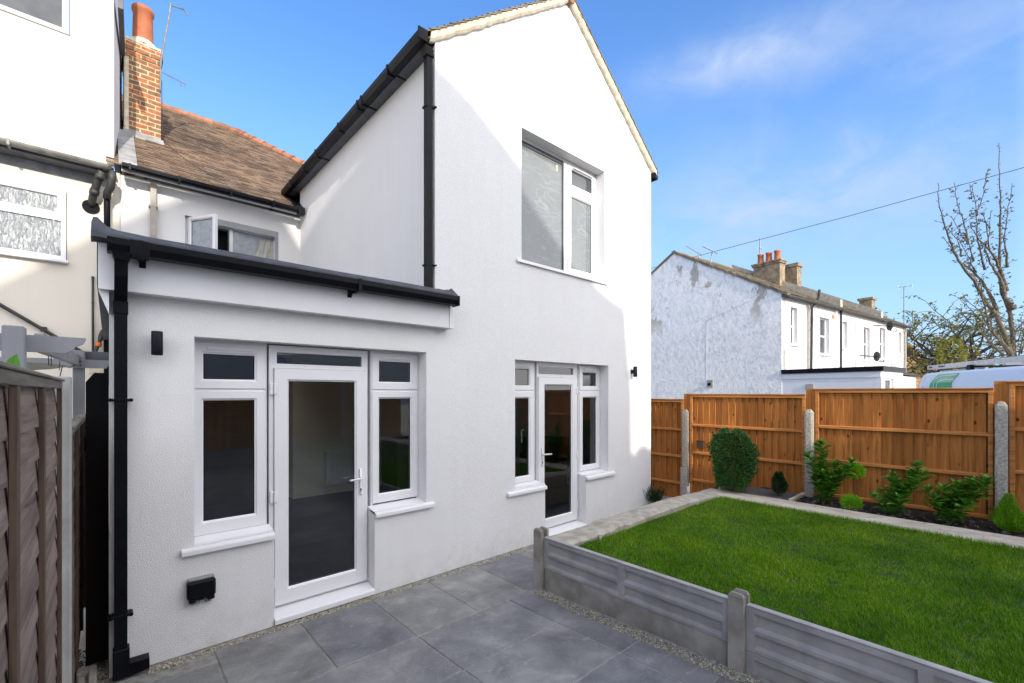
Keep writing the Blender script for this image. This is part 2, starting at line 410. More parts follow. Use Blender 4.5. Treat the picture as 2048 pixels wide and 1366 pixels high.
def brick_mat(name):
    m, n, b = newmat(name)
    v = n.nodes.new('ShaderNodeTexCoord').outputs['Object']
    s = n.nodes.new('ShaderNodeSeparateXYZ'); n.links.new(v, s.inputs[0])
    a = n.nodes.new('ShaderNodeMath'); a.operation = 'ADD'
    n.links.new(s.outputs['X'], a.inputs[0]); n.links.new(s.outputs['Y'], a.inputs[1])
    cb = n.nodes.new('ShaderNodeCombineXYZ')
    n.links.new(a.outputs[0], cb.inputs['X']); n.links.new(s.outputs['Z'], cb.inputs['Y'])
    # ragged joints
    nf = n.nodes.new('ShaderNodeTexNoise'); nf.inputs['Scale'].default_value = 9
    n.links.new(v, nf.inputs['Vector'])
    off = n.nodes.new('ShaderNodeVectorMath'); off.operation = 'SCALE'; off.inputs['Scale'].default_value = 0.03
    n.links.new(nf.outputs['Color'], off.inputs[0])
    ad = n.nodes.new('ShaderNodeVectorMath'); ad.operation = 'ADD'
    n.links.new(cb.outputs[0], ad.inputs[0]); n.links.new(off.outputs[0], ad.inputs[1])
    br = n.nodes.new('ShaderNodeTexBrick')
    for k, x in (('Scale', 1.0), ('Mortar Size', 0.008), ('Mortar Smooth', 0.2), ('Brick Width', 0.2), ('Row Height', 0.078), ('Bias', 0.0)): br.inputs[k].default_value = x
    br.inputs['Color1'].default_value = (0.43, 0.15, 0.06, 1)
    br.inputs['Color2'].default_value = (0.20, 0.13, 0.075, 1)
    br.inputs['Mortar'].default_value = (0.60, 0.50, 0.34, 1)
    n.links.new(ad.outputs[0], br.inputs['Vector'])
    c = mixc(n, 1.0, br.outputs['Color'], ramp(n, noise(n, v, 14, 5), [(0.3, (0.6, 0.6, 0.62)), (0.7, (1.25, 1.2, 1.1))]), 'MULTIPLY')
    n.links.new(c, b.inputs['Base Color']); b.inputs['Roughness'].default_value = 0.9
    bump(n, b, br.outputs['Fac'], -0.7, 0.012)
    return m
M['brick'] = brick_mat('old_orange_brick')

def slab_mat():
    m, n, b = newmat('slate_grey_paving')
    v = coords(n, world=True)
    g = n.nodes.new('ShaderNodeNewGeometry')
    f = noise(n, v, 2.6, 7, 0.6, 0.4)
    c = ramp(n, f, [(0.30, (0.125, 0.126, 0.133)), (0.5, (0.20, 0.201, 0.205)), (0.70, (0.31, 0.308, 0.302))])
    c = mixc(n, 1.0, c, ramp(n, g.outputs['Random Per Island'], [(0, (0.82, 0.83, 0.86)), (0.5, (1, 1, 1)), (1, (1.15, 1.13, 1.07))]), 'MULTIPLY')
    # whitish scuffs
    sc = ramp(n, noise(n, coords(n, (1, 2.2, 1), True), 9, 9, 0.72, 1.2), [(0.56, (0, 0, 0)), (0.70, (0.7, 0.7, 0.7))])
    sm = ramp(n, noise(n, v, 1.7, 3), [(0.38, (0, 0, 0)), (0.56, (1, 1, 1))])
    k = n.nodes.new('ShaderNodeMath'); k.operation = 'MULTIPLY'
    n.links.new(sc, k.inputs[0]); n.links.new(sm, k.inputs[1])
    c = mixc(n, k.outputs[0], c, (0.42, 0.42, 0.43))
    n.links.new(c, b.inputs['Base Color'])
    n.links.new(ramp(n, noise(n, v, 3, 4), [(0.3, (0.42, 0.42, 0.42)), (0.7, (0.62, 0.62, 0.62))]), b.inputs['Roughness'])
    nn = bump(n, b, noise(n, v, 6, 7, 0.66, 0.8), 0.7, 0.03)
    bump(n, b, noise(n, v, 55, 4), 0.2, 0.004, nn)
    return m
M['slab'] = slab_mat()
M['joint'] = simple('pale_joint_mortar', (0.33, 0.32, 0.29), (0.20, 0.19, 0.17), 20, 0.9, 0.4, 80, 0.003)

def gable_mat():
    # old trowelled render, white paint flaking off in patches
    m, n, b = newmat('flaking_trowelled_white_render')
    v = coords(n)
    base = ramp(n, noise(n, v, 2.2, 7, 0.65), [(0.3, (0.84, 0.86, 0.84)), (0.7, (0.94, 0.92, 0.895))])
    pe = ramp(n, noise(n, coords(n, (1, 1, 0.6)), 1.25, 9, 0.66, 0.3), [(0.545, (0, 0, 0)), (0.585, (1, 1, 1))])
    s = n.nodes.new('ShaderNodeSeparateXYZ'); n.links.new(v, s.inputs[0])
    hi = n.nodes.new('ShaderNodeMapRange')
    hi.inputs['From Min'].default_value = 0.2; hi.inputs['From Max'].default_value = 1.3
    n.links.new(s.outputs['Z'], hi.inputs['Value'])
    k = n.nodes.new('ShaderNodeMath'); k.operation = 'MULTIPLY'
    n.links.new(pe, k.inputs[0]); n.links.new(hi.outputs['Result'], k.inputs[1])
    c = mixc(n, k.outputs[0], base, (0.47, 0.44, 0.38))
    d = ramp(n, noise(n, v, 14, 7, 0.7), [(0.62, (0, 0, 0)), (0.75, (0.5, 0.5, 0.5))])
    c = mixc(n, d, c, (0.52, 0.49, 0.44))
    relief_tone = ramp(n, noise(n, coords(n, (1, 1, .7)), 7, 9, 0.75, 0.6), [(0.40, (0.72, 0.72, 0.75)), (0.54, (1, 1, 1))])  # darker mottling painted in for the shading of the trowelled relief
    c = mixc(n, 0.8, c, relief_tone, 'MULTIPLY')
    n.links.new(c, b.inputs['Base Color']); b.inputs['Roughness'].default_value = 0.9
    h = noise(n, coords(n, (1, 1, 0.8)), 6.0, 10, 0.78, 0.5)
    lo = n.nodes.new('ShaderNodeMapRange')
    lo.inputs['From Min'].default_value = 0.2; lo.inputs['From Max'].default_value = 0.9
    lo.inputs['To Min'].default_value = 1.0; lo.inputs['To Max'].default_value = 0.6
    n.links.new(s.outputs['Z'], lo.inputs['Value'])
    hh = n.nodes.new('ShaderNodeMath'); hh.operation = 'MULTIPLY'
    n.links.new(h, hh.inputs[0]); n.links.new(lo.outputs['Result'], hh.inputs[1])
    bump(n, b, hh.outputs[0], 0.8, 0.09)
    return m
M['gable'] = gable_mat()

# ------------------------------------------------------------------ mesh helpers
class MB:
    def __init__(self, mat4=None):
        self.v = []; self.f = []; self.T = mat4
    def add(self, vs, fs):
        o = len(self.v)
        if self.T is not None: vs = [tuple(self.T @ Vector(p)) for p in vs]
        self.v += [tuple(p) for p in vs]
        self.f += [tuple(i + o for i in f) for f in fs]
        return self
    def box(self, x0, x1, y0, y1, z0, z1):
        return self.add([(x0, y0, z0), (x1, y0, z0), (x1, y1, z0), (x0, y1, z0), (x0, y0, z1), (x1, y0, z1), (x1, y1, z1), (x0, y1, z1)],
                        [(0, 3, 2, 1), (4, 5, 6, 7), (0, 1, 5, 4), (1, 2, 6, 5), (2, 3, 7, 6), (3, 0, 4, 7)])
    def bbox(self, x0, x1, y0, y1, z0, z1, c=0.006):
        # box with small chamfers on every edge
        xs, ys, zs = (x0, x1), (y0, y1), (z0, z1)
        vs = []; idx = {}
        for i in (0, 1):
            for j in (0, 1):
                for k in (0, 1):
                    sx, sy, sz = (1 if i == 0 else -1), (1 if j == 0 else -1), (1 if k == 0 else -1)
                    X, Y, Z = xs[i], ys[j], zs[k]
                    idx[i, j, k, 'x'] = len(vs); vs.append((X, Y + sy * c, Z + sz * c))
                    idx[i, j, k, 'y'] = len(vs); vs.append((X + sx * c, Y, Z + sz * c))
                    idx[i, j, k, 'z'] = len(vs); vs.append((X + sx * c, Y + sy * c, Z))
        I = lambda i, j, k, a: idx[i, j, k, a]
        fs = []
        for i in (0, 1): fs.append([I(i, 0, 0, 'x'), I(i, 1, 0, 'x'), I(i, 1, 1, 'x'), I(i, 0, 1, 'x')])
        for j in (0, 1): fs.append([I(0, j, 0, 'y'), I(1, j, 0, 'y'), I(1, j, 1, 'y'), I(0, j, 1, 'y')])
        for k in (0, 1): fs.append([I(0, 0, k, 'z'), I(1, 0, k, 'z'), I(1, 1, k, 'z'), I(0, 1, k, 'z')])
        for j in (0, 1):
            for k in (0, 1): fs.append([I(0, j, k, 'y'), I(1, j, k, 'y'), I(1, j, k, 'z'), I(0, j, k, 'z')])
        for i in (0, 1):
            for k in (0, 1): fs.append([I(i, 0, k, 'x'), I(i, 1, k, 'x'), I(i, 1, k, 'z'), I(i, 0, k, 'z')])
        for i in (0, 1):
            for j in (0, 1): fs.append([I(i, j, 0, 'x'), I(i, j, 1, 'x'), I(i, j, 1, 'y'), I(i, j, 0, 'y')])
        for i in (0, 1):
            for j in (0, 1):
                for k in (0, 1): fs.append([I(i, j, k, 'x'), I(i, j, k, 'y'), I(i, j, k, 'z')])
        return self.add(vs, fs)
    def prism(self, pts, d):
        # closed planar polygon swept by vector d
        n = len(pts)
        vs = list(pts) + [(p[0] + d[0], p[1] + d[1], p[2] + d[2]) for p in pts]
        return self.add(vs, [tuple(range(n))[::-1], tuple(range(n, 2 * n))] + [(i, (i + 1) % n, n + (i + 1) % n, n + i) for i in range(n)])
    def quad(self, a, b, c, d): return self.add([a, b, c, d], [(0, 1, 2, 3)])
    def tube(self, pts, r, seg=8, caps=True, sq=False):
        pts = [Vector(p) for p in pts]
        n = len(pts)
        rs = r if isinstance(r, (list, tuple)) else [r] * n
        if sq: seg = 4
        vs = []; prev = None
        for i, p in enumerate(pts):
            a = pts[min(i + 1, n - 1)] - pts[max(i - 1, 0)]
            if a.length < 1e-9: a = Vector((0, 0, 1))
            a.normalize()
            if prev is None:
                up = Vector((0, 0, 1)) if abs(a.z) < 0.9 else Vector((1, 0, 0))
                u = a.cross(up).normalized()
            else:
                u = (prev - a * prev.dot(a)).normalized()
            prev = u
            w = a.cross(u)
            for k in range(seg):
                t = 2 * math.pi * (k + (0.5 if sq else 0)) / seg
                q = p + (u * math.cos(t) + w * math.sin(t)) * rs[i] * (1.4142 if sq else 1)
                vs.append(tuple(q))
        fs = [(i * seg + k, i * seg + (k + 1) % seg, (i + 1) * seg + (k + 1) % seg, (i + 1) * seg + k) for i in range(n - 1) for k in range(seg)]
        if caps: fs += [tuple(range(seg))[::-1], tuple(range((n - 1) * seg, n * seg))]
        return self.add(vs, fs)
    def lathe(self, prof, cx, cy, seg=20):
        vs = [(cx + r * math.cos(2 * math.pi * k / seg), cy + r * math.sin(2 * math.pi * k / seg), z) for r, z in prof for k in range(seg)]
        fs = [(i * seg + k, i * seg + (k + 1) % seg, (i + 1) * seg + (k + 1) % seg, (i + 1) * seg + k) for i in range(len(prof) - 1) for k in range(seg)]
        return self.add(vs, fs)
    def ring(self, x0, x1, z0, z1, w, yf, yb, ch=0.012):
        # rectangular frame with a chamfer towards the pane, mitred corners
        L = [(0, yb), (0, yf + 0.004), (0.004, yf), (w - ch, yf), (w, yf + ch), (w, yb)]
        vs = []
        for i, y in L: vs += [(x0 + i, y, z0 + i), (x1 - i, y, z0 + i), (x1 - i, y, z1 - i), (x0 + i, y, z1 - i)]
        fs = []
        for j in range(len(L) - 1):
            for k in range(4): fs.append((j * 4 + k, j * 4 + (k + 1) % 4, (j + 1) * 4 + (k + 1) % 4, (j + 1) * 4 + k))
        j = len(L) - 1
        for k in range(4): fs.append((j * 4 + k, j * 4 + (k + 1) % 4, (k + 1) % 4, k))
        return self.add(vs, fs)
    def wall(self, xs, zs, hollow, yf, yb):
        # slab in the XZ plane cut by rectangular openings, with reveals
        xs = sorted(set(xs)); zs = sorted(set(zs))
        sol = {}
        for i in range(len(xs) - 1):
            for k in range(len(zs) - 1):
                cx, cz = (xs[i] + xs[i + 1]) / 2, (zs[k] + zs[k + 1]) / 2
                sol[i, k] = not any(h[0] < cx < h[1] and h[2] < cz < h[3] for h in hollow)
        for (i, k), s in sol.items():
            if not s: continue
            a, b, c, d = xs[i], xs[i + 1], zs[k], zs[k + 1]
            self.quad((a, yf, c), (b, yf, c), (b, yf, d), (a, yf, d))
            self.quad((a, yb, d), (b, yb, d), (b, yb, c), (a, yb, c))
            if not sol.get((i - 1, k), False): self.quad((a, yf, c), (a, yf, d), (a, yb, d), (a, yb, c))
            if not sol.get((i + 1, k), False): self.quad((b, yf, d), (b, yf, c), (b, yb, c), (b, yb, d))
            if not sol.get((i, k - 1), False): self.quad((b, yf, c), (a, yf, c), (a, yb, c), (b, yb, c))
            if not sol.get((i, k + 1), False): self.quad((a, yf, d), (b, yf, d), (b, yb, d), (a, yb, d))
        return self
    def build(self, name, mat, parent=None, smooth=False):
        me = bpy.data.meshes.new(name)
        n = len(self.v)
        lo = [min(p[i] for p in self.v) for i in range(3)]
        hi = [max(p[i] for p in self.v) for i in range(3)]
        c = Vector(((lo[0] + hi[0]) / 2, (lo[1] + hi[1]) / 2, lo[2] if parent is None else (lo[2] + hi[2]) / 2))
        me.from_pydata([(p[0] - c.x, p[1] - c.y, p[2] - c.z) for p in self.v], [], self.f)
        me.materials.append(M[mat] if isinstance(mat, str) else mat)
        if smooth: me.polygons.foreach_set('use_smooth', [True] * len(me.polygons))
        me.update()
        o = bpy.data.objects.new(name, me)
        COL.objects.link(o)
        if parent is not None:
            o.parent = parent
            o.location = c - wloc(parent)
        else:
            o.location = c
        return o

def wloc(o):
    v = Vector(o.location)
    while o.parent: o = o.parent; v += Vector(o.location)
    return v

def tag(o, label=None, cat=None, group=None, kind=None):
    if label: o['label'] = label
    if cat: o['category'] = cat
    if group: o['group'] = group
    if kind: o['kind'] = kind
    return o

def thing(name, label, cat, loc, group=None):
    o = bpy.data.objects.new(name, None)
    o.empty_display_size = 0.2
    COL.objects.link(o); o.location = loc
    return tag(o, label, cat, group)

def copy_tree(o, parent=None):
    c = o.copy(); COL.objects.link(c)
    if parent is not None: c.parent = parent
    for ch in list(o.children): copy_tree(ch, c)
    return c

def struct(o): o['kind'] = 'structure'; return o

# ------------------------------------------------------------------ windows and doors
UP = 'upvc'
def sash(par, x0, x1, z0, z1, gx0, gx1, gz0, gz1, y, T=None, vent=False, pane='glass', nm='sash'):
    m = MB(T)
    # ring with unequal widths: loops outer -> pane
    L = [(x0, x1, z0, z1, y + 0.05), (x0, x1, z0, z1, y + 0.004), (x0 + .004, x1 - .004, z0 + .004, z1 - .004, y),
         (gx0 - .016, gx1 + .016, gz0 - .016, gz1 + .016, y), (gx0 - .013, gx1 + .013, gz0 - .013, gz1 + .013, y + .006),
         (gx0, gx1, gz0, gz1, y + .018), (gx0, gx1, gz0, gz1, y + .05)]
    vs = []
    for a, b, c, d, yy in L: vs += [(a, yy, c), (b, yy, c), (b, yy, d), (a, yy, d)]
    fs = [(j * 4 + k, j * 4 + (k + 1) % 4, (j + 1) * 4 + (k + 1) % 4, (j + 1) * 4 + k) for j in range(len(L) - 1) for k in range(4)]
    m.add(vs, fs).build(nm, UP, par)
    g = MB(T); g.quad((gx0, y + .024, gz0), (gx1, y + .024, gz0), (gx1, y + .024, gz1), (gx0, y + .024, gz1))
    g.build('pane', pane, par)
    k = MB(T)
    e = .006
    k.box(gx0, gx1, y + .0185, y + .0235, gz0, gz0 + e).box(gx0, gx1, y + .0185, y + .0235, gz1 - e, gz1).box(gx0, gx0 + e, y + .0185, y + .0235, gz0 + e, gz1 - e).box(gx1 - e, gx1, y + .0185, y + .0235, gz0 + e, gz1 - e)
    k.build('gasket', 'black', par)
    if vent:
        v = MB(T)
        a, b = gx0 + (gx1 - gx0) * .06, gx1 - (gx1 - gx0) * .04
        zc = (gz1 + z1) / 2 - .004
        v.bbox(a, b, y - .014, y + .001, zc - .010, zc + .010, .004)
        v.build('trickle_vent', UP, par)

def sill(par, x0, x1, zb, zf, yb, yf, T=None):
    m = MB(T)
    pr = [(x0, yb, zb), (x0, yf + .012, zf + .006), (x0, yf + .003, zf + .002), (x0, yf, zf - .006), (x0, yf, zf - .034), (x0, yf + .012, zf - .034), (x0, yf + .02, zf - .018), (x0, yb, zb - .02)]
    m.prism(pr, (x1 - x0, 0, 0))
    m.build('sill', UP, par)

# =================================================================== THE WHITE HOUSE
Y0 = 4.02            # outer face of the facade
FY = 4.165           # outer face of the window frames
house = thing('rendered_house', 'white rendered house with black gutters, gable wing and flat roofed lean-to, beside the lawn', 'house', (3.3, 6.2, 0))
hollowA = [(.467, 1.0, .775, 2.312), (1.0, 1.862, -.1, 2.312), (1.862, 2.42, .775, 2.312)]
xsA = [0, .467, 1.0, 1.862, 2.42, 2.69]
zsA = [0, .775, 2.312, 2.60]
MB().wall(xsA, zsA, hollowA, Y0 - .003, Y0 + .30).build('front_wall', 'white', house)
hollowB = [(3.649, 4.17, .735, 2.30), (4.17, 4.99, -.1, 2.30), (4.99, 5.519, .735, 2.30), (3.757, 5.42, 3.514, 5.145)]
xsB = [2.69, 3.649, 3.757, 4.17, 4.99, 5.42, 5.519, 6.69]
zsB = [0, .735, 2.30, 3.514, 5.145, 5.58]
wb = MB().wall(xsB, zsB, hollowB, Y0, Y0 + .30)
wb.quad((2.525, Y0, 2.6), (2.69, Y0, 2.6), (2.69, Y0, 5.58), (2.525, Y0, 5.58))
wb.prism([(2.525, Y0, 5.58), (6.69, Y0, 5.58), (4.607, Y0, 7.15)], (0, .3, 0))
wb.build('gable_wall', 'white', house)
# side of wing and lean-to, right hand side of house
MB().box(2.526, 2.69, Y0 + .001, 8.46, 2.6, 5.52).build('side_wall', 'smooth_white', house)
MB().box(6.55, 6.689, Y0 + .301, 12, 0, 5.5).build('side_wall', 'white', house)
MB().box(0.001, .20, Y0 + .298, 8.46, 0, 2.6).build('side_wall', 'white', house)
bw = MB().wall([.12, .865, 2.168, 2.526], [2.7, 3.6, 4.614, 5.0], [(.865, 2.168, 3.6, 4.614)], 8.46, 8.70)
bw.build('rear_wall', 'smooth_white', house)

# --- left group of joinery
def comp(x0, x1, split, zbot, ztop, nm='window'):
    w = MB().ring(x0, x1, zbot, ztop, .022, FY + .012, FY + .08, .004)
    w.box(x0 + .0221, x1 - .0221, FY + .0125, FY + .07, split - .012, split + .012)
    return w.build(nm, UP, house)
w = comp(.467, .985, 1.920, .775, 2.312)
sash(w, .480, .968, 1.930, 2.290, .543, .893, 2.005, 2.200, FY, vent=True)
sash(w, .480, .968, .800, 1.912, .543, .893, .905, 1.838, FY)
sill(w, .388, 1.001, .800, .752, FY + .012, Y0 - .04)
w = comp(1.896, 2.42, 1.920, .775, 2.312)
sash(w, 1.908, 2.400, 1.930, 2.290, 1.985, 2.327, 2.007, 2.208, FY, vent=True)
sash(w, 1.908, 2.400, .815, 1.912, 1.985, 2.327, .905, 1.838, FY)
sill(w, 1.862, 2.50, .800, .760, FY + .012, Y0 - .04)

def door(x0, x1, lx0, lx1, gx0, gx1, tx0, tx1, hinge_left, zb=.10, gz0=.235):
    d = MB()
    d.box(x0 + .001, lx0 - .004, FY + .006, FY + .08, .03, 2.30)
    d.box(lx1 + .004, x1 - .001, FY + .006, FY + .08, .03, 2.30)
    d.box(lx0 - .004, lx1 + .004, FY + .007, FY + .08, 2.108, 2.146)
    d.box(lx0 - .004, lx1 + .004, FY + .007, FY + .08, 2.242, 2.30)
    d.box(lx0 - .004, tx0, FY + .0075, FY + .08, 2.146, 2.242)
    d.box(tx1, lx1 + .004, FY + .0075, FY + .08, 2.146, 2.242)
    d.box(lx0 - .004, lx1 + .004, FY + .012, FY + .08, .03, zb - .006)
    o = d.build('door', UP, house)
    g = MB().quad((tx0, FY + .03, 2.146), (tx1, FY + .03, 2.146), (tx1, FY + .03, 2.242), (tx0, FY + .03, 2.242))
    g.build('toplight', 'glass', o)
    sash(o, lx0, lx1, zb, 2.104, gx0, gx1, gz0, 1.997, FY - .022, nm='leaf')
    hx = lx1 - .065 if hinge_left else lx0 + .055
    dr = -1 if hinge_left else 1
    y = FY - .022
    h = MB().bbox(hx - .016, hx + .016, y - .012, y, .93, 1.18, .005)
    h.tube([(hx, y - .01, 1.09), (hx, y - .05, 1.09), (hx + dr * .02, y - .056, 1.09), (hx + dr * .125, y - .056, 1.085)], .0095, 10)
    h.build('handle', UP, o, True)
    MB().tube([(hx, y - .0115, .985), (hx, y - .0135, .985)], .008, 10).box(hx - .003, hx + .003, y - .0135, y - .0121, .962, .985).build('keyhole', 'blackmat', o)
    ex = lx0 - .012 if hinge_left else lx1 + .012
    for z in ((.30, 1.02, 1.93)):
        k = MB().bbox(ex - .022, ex + .004, FY - .02, FY + .007, z - .05, z + .05, .004)
        k.bbox(ex + .005, ex + .03, y - .012, y + .001, z - .045, z + .045, .004) if hinge_left else k.bbox(ex - .05, ex - .023, y - .012, y + .001, z - .045, z + .045, .004)
        k.build('hinge', UP, o)
    t = MB()
    t.prism([(x0 + .004, FY + .006, .078), (x0 + .004, Y0 - .01, .055), (x0 + .004, Y0 - .018, .045), (x0 + .004, Y0 - .018, .008), (x0 + .004, FY + .006, .008)], (x1 - x0 - .008, 0, 0))
    t.build('threshold', UP, o)
    # inside lever
    MB().tube([(hx, FY + .05, 1.09), (hx, FY + .09, 1.09), (hx + dr * .12, FY + .09, 1.085)], .009, 8).build('handle', UP, o)
    return o
door(1.0, 1.862, 1.037, 1.844, 1.15, 1.728, 1.06, 1.805, True)
# --- right group
w = comp(3.649, 4.14, 1.920, .735, 2.30)
sash(w, 3.662, 4.115, 1.930, 2.280, 3.735, 4.032, 1.992, 2.197, FY, vent=True)
sash(w, 3.662, 4.115, .760, 1.912, 3.735, 4.032, .838, 1.827, FY)
MB().tube([(3.97, FY + .055, 1.42), (3.97, FY + .09, 1.42), (3.975, FY + .09, 1.25)], .01, 8).build('handle', UP, w)
sill(w, 3.519, 4.17, .755, .70, FY + .012, Y0 - .04)
w = comp(5.02, 5.519, 1.920, .735, 2.30)
sash(w, 5.033, 5.505, 1.930, 2.280, 5.116, 5.428, 1.995, 2.190, FY, vent=True)
sash(w, 5.033, 5.505, .765, 1.912, 5.116, 5.428, .845, 1.825, FY)
sill(w, 4.985, 5.665, .755, .705, FY + .012, Y0 - .04)
door(4.17, 4.99, 4.185, 4.962, 4.302, 4.838, 4.205, 4.904, False, .10, .225)
# --- upstairs window
w = MB().ring(3.757, 5.42, 3.514, 5.145, .03, FY + .012, FY + .08, .004).box(4.703, 4.775, FY + .004, FY + .07, 3.545, 5.114).build('window', UP, house)
g = MB().quad((3.8, FY + .03, 3.56), (4.703, FY + .03, 3.56), (4.703, FY + .03, 5.10), (3.8, FY + .03, 5.10)); g.build('pane', 'smeared', w)
MB().box(3.788, 4.702, FY + .018, FY + .034, 5.062, 5.114).box(3.788, 4.702, FY + .018, FY + .034, 3.545, 3.60).box(4.69, 4.7025, FY + .016, FY + .033, 3.6, 5.062).build('gasket', 'soffit', w)
sash(w, 4.782, 5.405, 4.775, 5.112, 4.871, 5.331, 4.845, 5.052, FY, vent=True, pane='darkglass')
sash(w, 4.782, 5.405, 3.56, 4.765, 4.865, 5.325, 3.66, 4.665, FY, pane='smeared')
sill(w, 3.67, 5.49, 3.56, 3.517, FY + .012, Y0 - .03)
MB().box(4.56, 4.60, FY + .026, FY + .0285, 4.94, 5.02).build('paper_sticker', simple('cream_sticker', (.7, .6, .4), None, 3, .7), w)

# --- lean-to roof edge
MB().bbox(-.05, 2.627, 3.91, Y0 - .0035, 2.567, 2.86, .003).build('fascia', 'fasciaw', house)
MB().bbox(2.6275, 2.672, 3.90, Y0 - .0035, 2.563, 2.86, .003).build('fascia_cap', 'fasciaw', house)
fe = MB().bbox(-.052, .035, 3.895, 3.9095, 2.563, 2.86, .002)
fe.prism([(-.05, Y0, 2.565), (-.0, Y0, 2.565), (-.0, Y0, 2.42)], (0, -.09, 0))
fe.build('fascia_cap', 'fasciaw', house)
for x in (.16, .53, .93, 1.36, 1.8, 2.2, 2.5):
    MB().tube([(x, 3.9098, 2.66), (x, 3.905, 2.66)], .008, 8).build('screw_cap', UP, house)
up = MB()   # felted kerb with a torn end sticking up at the left
secs = []
for x, h, y in ((-.085, .035, 3.83), (-.075, .066, 3.815), (-.055, .066, 3.81), (-.035, .045, 3.81), (-.01, .02, 3.815), (.04, .006, 3.815), (.2, 0, 3.815), (.8, .0, 3.815), (1.5, -.004, 3.816), (2.1, .002, 3.815), (2.56, 0, 3.815), (2.62, .008, 3.815), (2.655, .03, 3.81), (2.675, .02, 3.815)):
    secs.append([(x, y, 2.872), (x, y + .01, 2.905), (x, y + .10, 2.955 + h), (x, y + .18, 2.94 + h * .6), (x, y + .26, 2.90), (x, y + .10, 2.862)])
vs = [p for s in secs for p in s]; k = 6
fs = [(i * k + j, i * k + (j + 1) % k, (i + 1) * k + (j + 1) % k, (i + 1) * k + j) for i in range(len(secs) - 1) for j in range(k)]
fs += [tuple(range(k))[::-1], tuple(range((len(secs) - 1) * k, len(secs) * k))]
up.add(vs, fs).build('kerb', 'felt', house)
fr = MB(Matrix(((1, 0, 0, 0), (0, 0, 1, 0), (0, 1, 0, 2.62), (0, 0, 0, 1))))
fr.wall([-.06, .4, 2.2, 2.524], [4.06, 4.8, 7.8, 8.459], [(.4, 2.2, 4.8, 7.8)], 0, .28).build('flat_roof', 'felt', house)
MB().quad((.4, 4.8, 2.905), (2.2, 4.8, 2.905), (2.2, 7.8, 2.905), (.4, 7.8, 2.905)).build('added_rooflight', 'glass', house)  # unseen rooflight, added to let daylight into the room
gt = MB().prism([(-.01, 3.765, 2.876), (-.01, 3.765, 2.835), (-.01, 3.785, 2.79), (-.01, 3.87, 2.79), (-.01, 3.875, 2.876), (-.01, 3.869, 2.876), (-.01, 3.866, 2.797), (-.01, 3.79, 2.797), (-.01, 3.772, 2.837), (-.01, 3.772, 2.876)], (2.655, 0, 0))
for x in (.14, 1.60): gt.bbox(x, x + .03, 3.757, 3.90, 2.775, 2.882, .003)
gt.bbox(.10, .20, 3.760, 3.88, 2.782, 2.8795, .003)
gt.bbox(2.642, 2.658, 3.758, 3.88, 2.782, 2.882, .002)
gt.build('gutter', 'black', house)
for x in (.15, 1.56):
    MB().prism([(x, 3.909, 2.80), (x, 3.909, 2.735), (x, 3.86, 2.79)], (.035, 0, 0)).build('gutter_bracket', 'black', house)
dp = MB()
dp.prism([(.005, 3.77, 2.80), (.115, 3.77, 2.80), (.095, 3.785, 2.745), (.025, 3.785, 2.745)], (0, .09, 0))
x = .058
dp.tube([(x, 3.83, 2.76), (x, 3.85, 2.66), (x, 3.92, 2.56), (x, 3.972, 2.50), (x, 3.972, .06)], .0335, sq=True)
dp.bbox(x - .038, x + .038, 3.934, 4.01, 2.42, 2.505, .003)
for z in (1.85, .42):
    dp.bbox(x - .055, x + .055, 3.93, Y0 - .006, z - .008, z + .008, .002)
    dp.tube([(x - .052, 3.928, z), (x - .052, 4.0, z)], .012, 8); dp.tube([(x + .052, 3.928, z), (x + .052, 4.0, z)], .012, 8)
dp.bbox(x - .04, x + .045, 3.925, 4.012, .012, .20, .004)
dp.prism([(x + .04, 3.93, .095), (.205, 3.915, .10), (.205, 3.915, .03), (x + .04, 3.93, .012)], (0, .085, 0))
dp.build('downpipe', 'black', house)
# --- wing eaves, gutter, downpipe on the left flank
MB().box(2.41, 2.5255, 4.035, 8.95, 5.462, 5.475).build('soffit', 'soffit', house)
MB().box(2.405, 2.42, 4.03, 8.95, 5.4755, 5.60).build('fascia', 'black', house)
g2 = MB().prism([(2.31, 3.97, 5.545), (2.31, 3.97, 5.50), (2.33, 3.97, 5.45), (2.395, 3.97, 5.45), (2.40, 3.97, 5.545)], (0, 4.85, 0))
for y in (4.65, 5.35, 5.47, 6.1, 7.0, 7.6, 8.3): g2.bbox(2.298, 2.404, y, y + .028, 5.437, 5.552, .003)
g2.bbox(2.295, 2.403, 3.955, 3.975, 5.44, 5.56, .003)
for y in (4.62, 5.36, 7.0): g2.box(2.404, 2.52, y, y + .02, 5.452, 5.461)
g2.build('gutter', 'black', house)
d2 = MB()
d2.prism([(2.39, 3.995, 5.449), (2.39, 4.10, 5.449), (2.42, 4.09, 5.37), (2.42, 4.01, 5.37)], (.09, 0, 0))
d2.tube([(2.465, 4.055, 5.44), (2.465, 4.055, 2.93)], .033, sq=True)
for z in (4.86, 3.22):
    d2.bbox(2.425, 2.515, 4.02, 4.11, z - .01, z + .01, .002); d2.bbox(2.51, 2.535, 3.995, 4.04, z - .006, z + .006, .002)
d2.build('downpipe', 'black', house)
mm = MB()
for i in range(9):
    a = i * .7; mm.bbox(2.50 + .05 * math.cos(a) + i * .012, 2.56 + .05 * math.cos(a) + i * .012, 3.93 + .02 * math.sin(a), 3.99 + .02 * math.sin(a), 2.92, 2.955 + .012 * math.sin(i * 2.1), .006)
mm.build('roof_patch', 'felt', house)

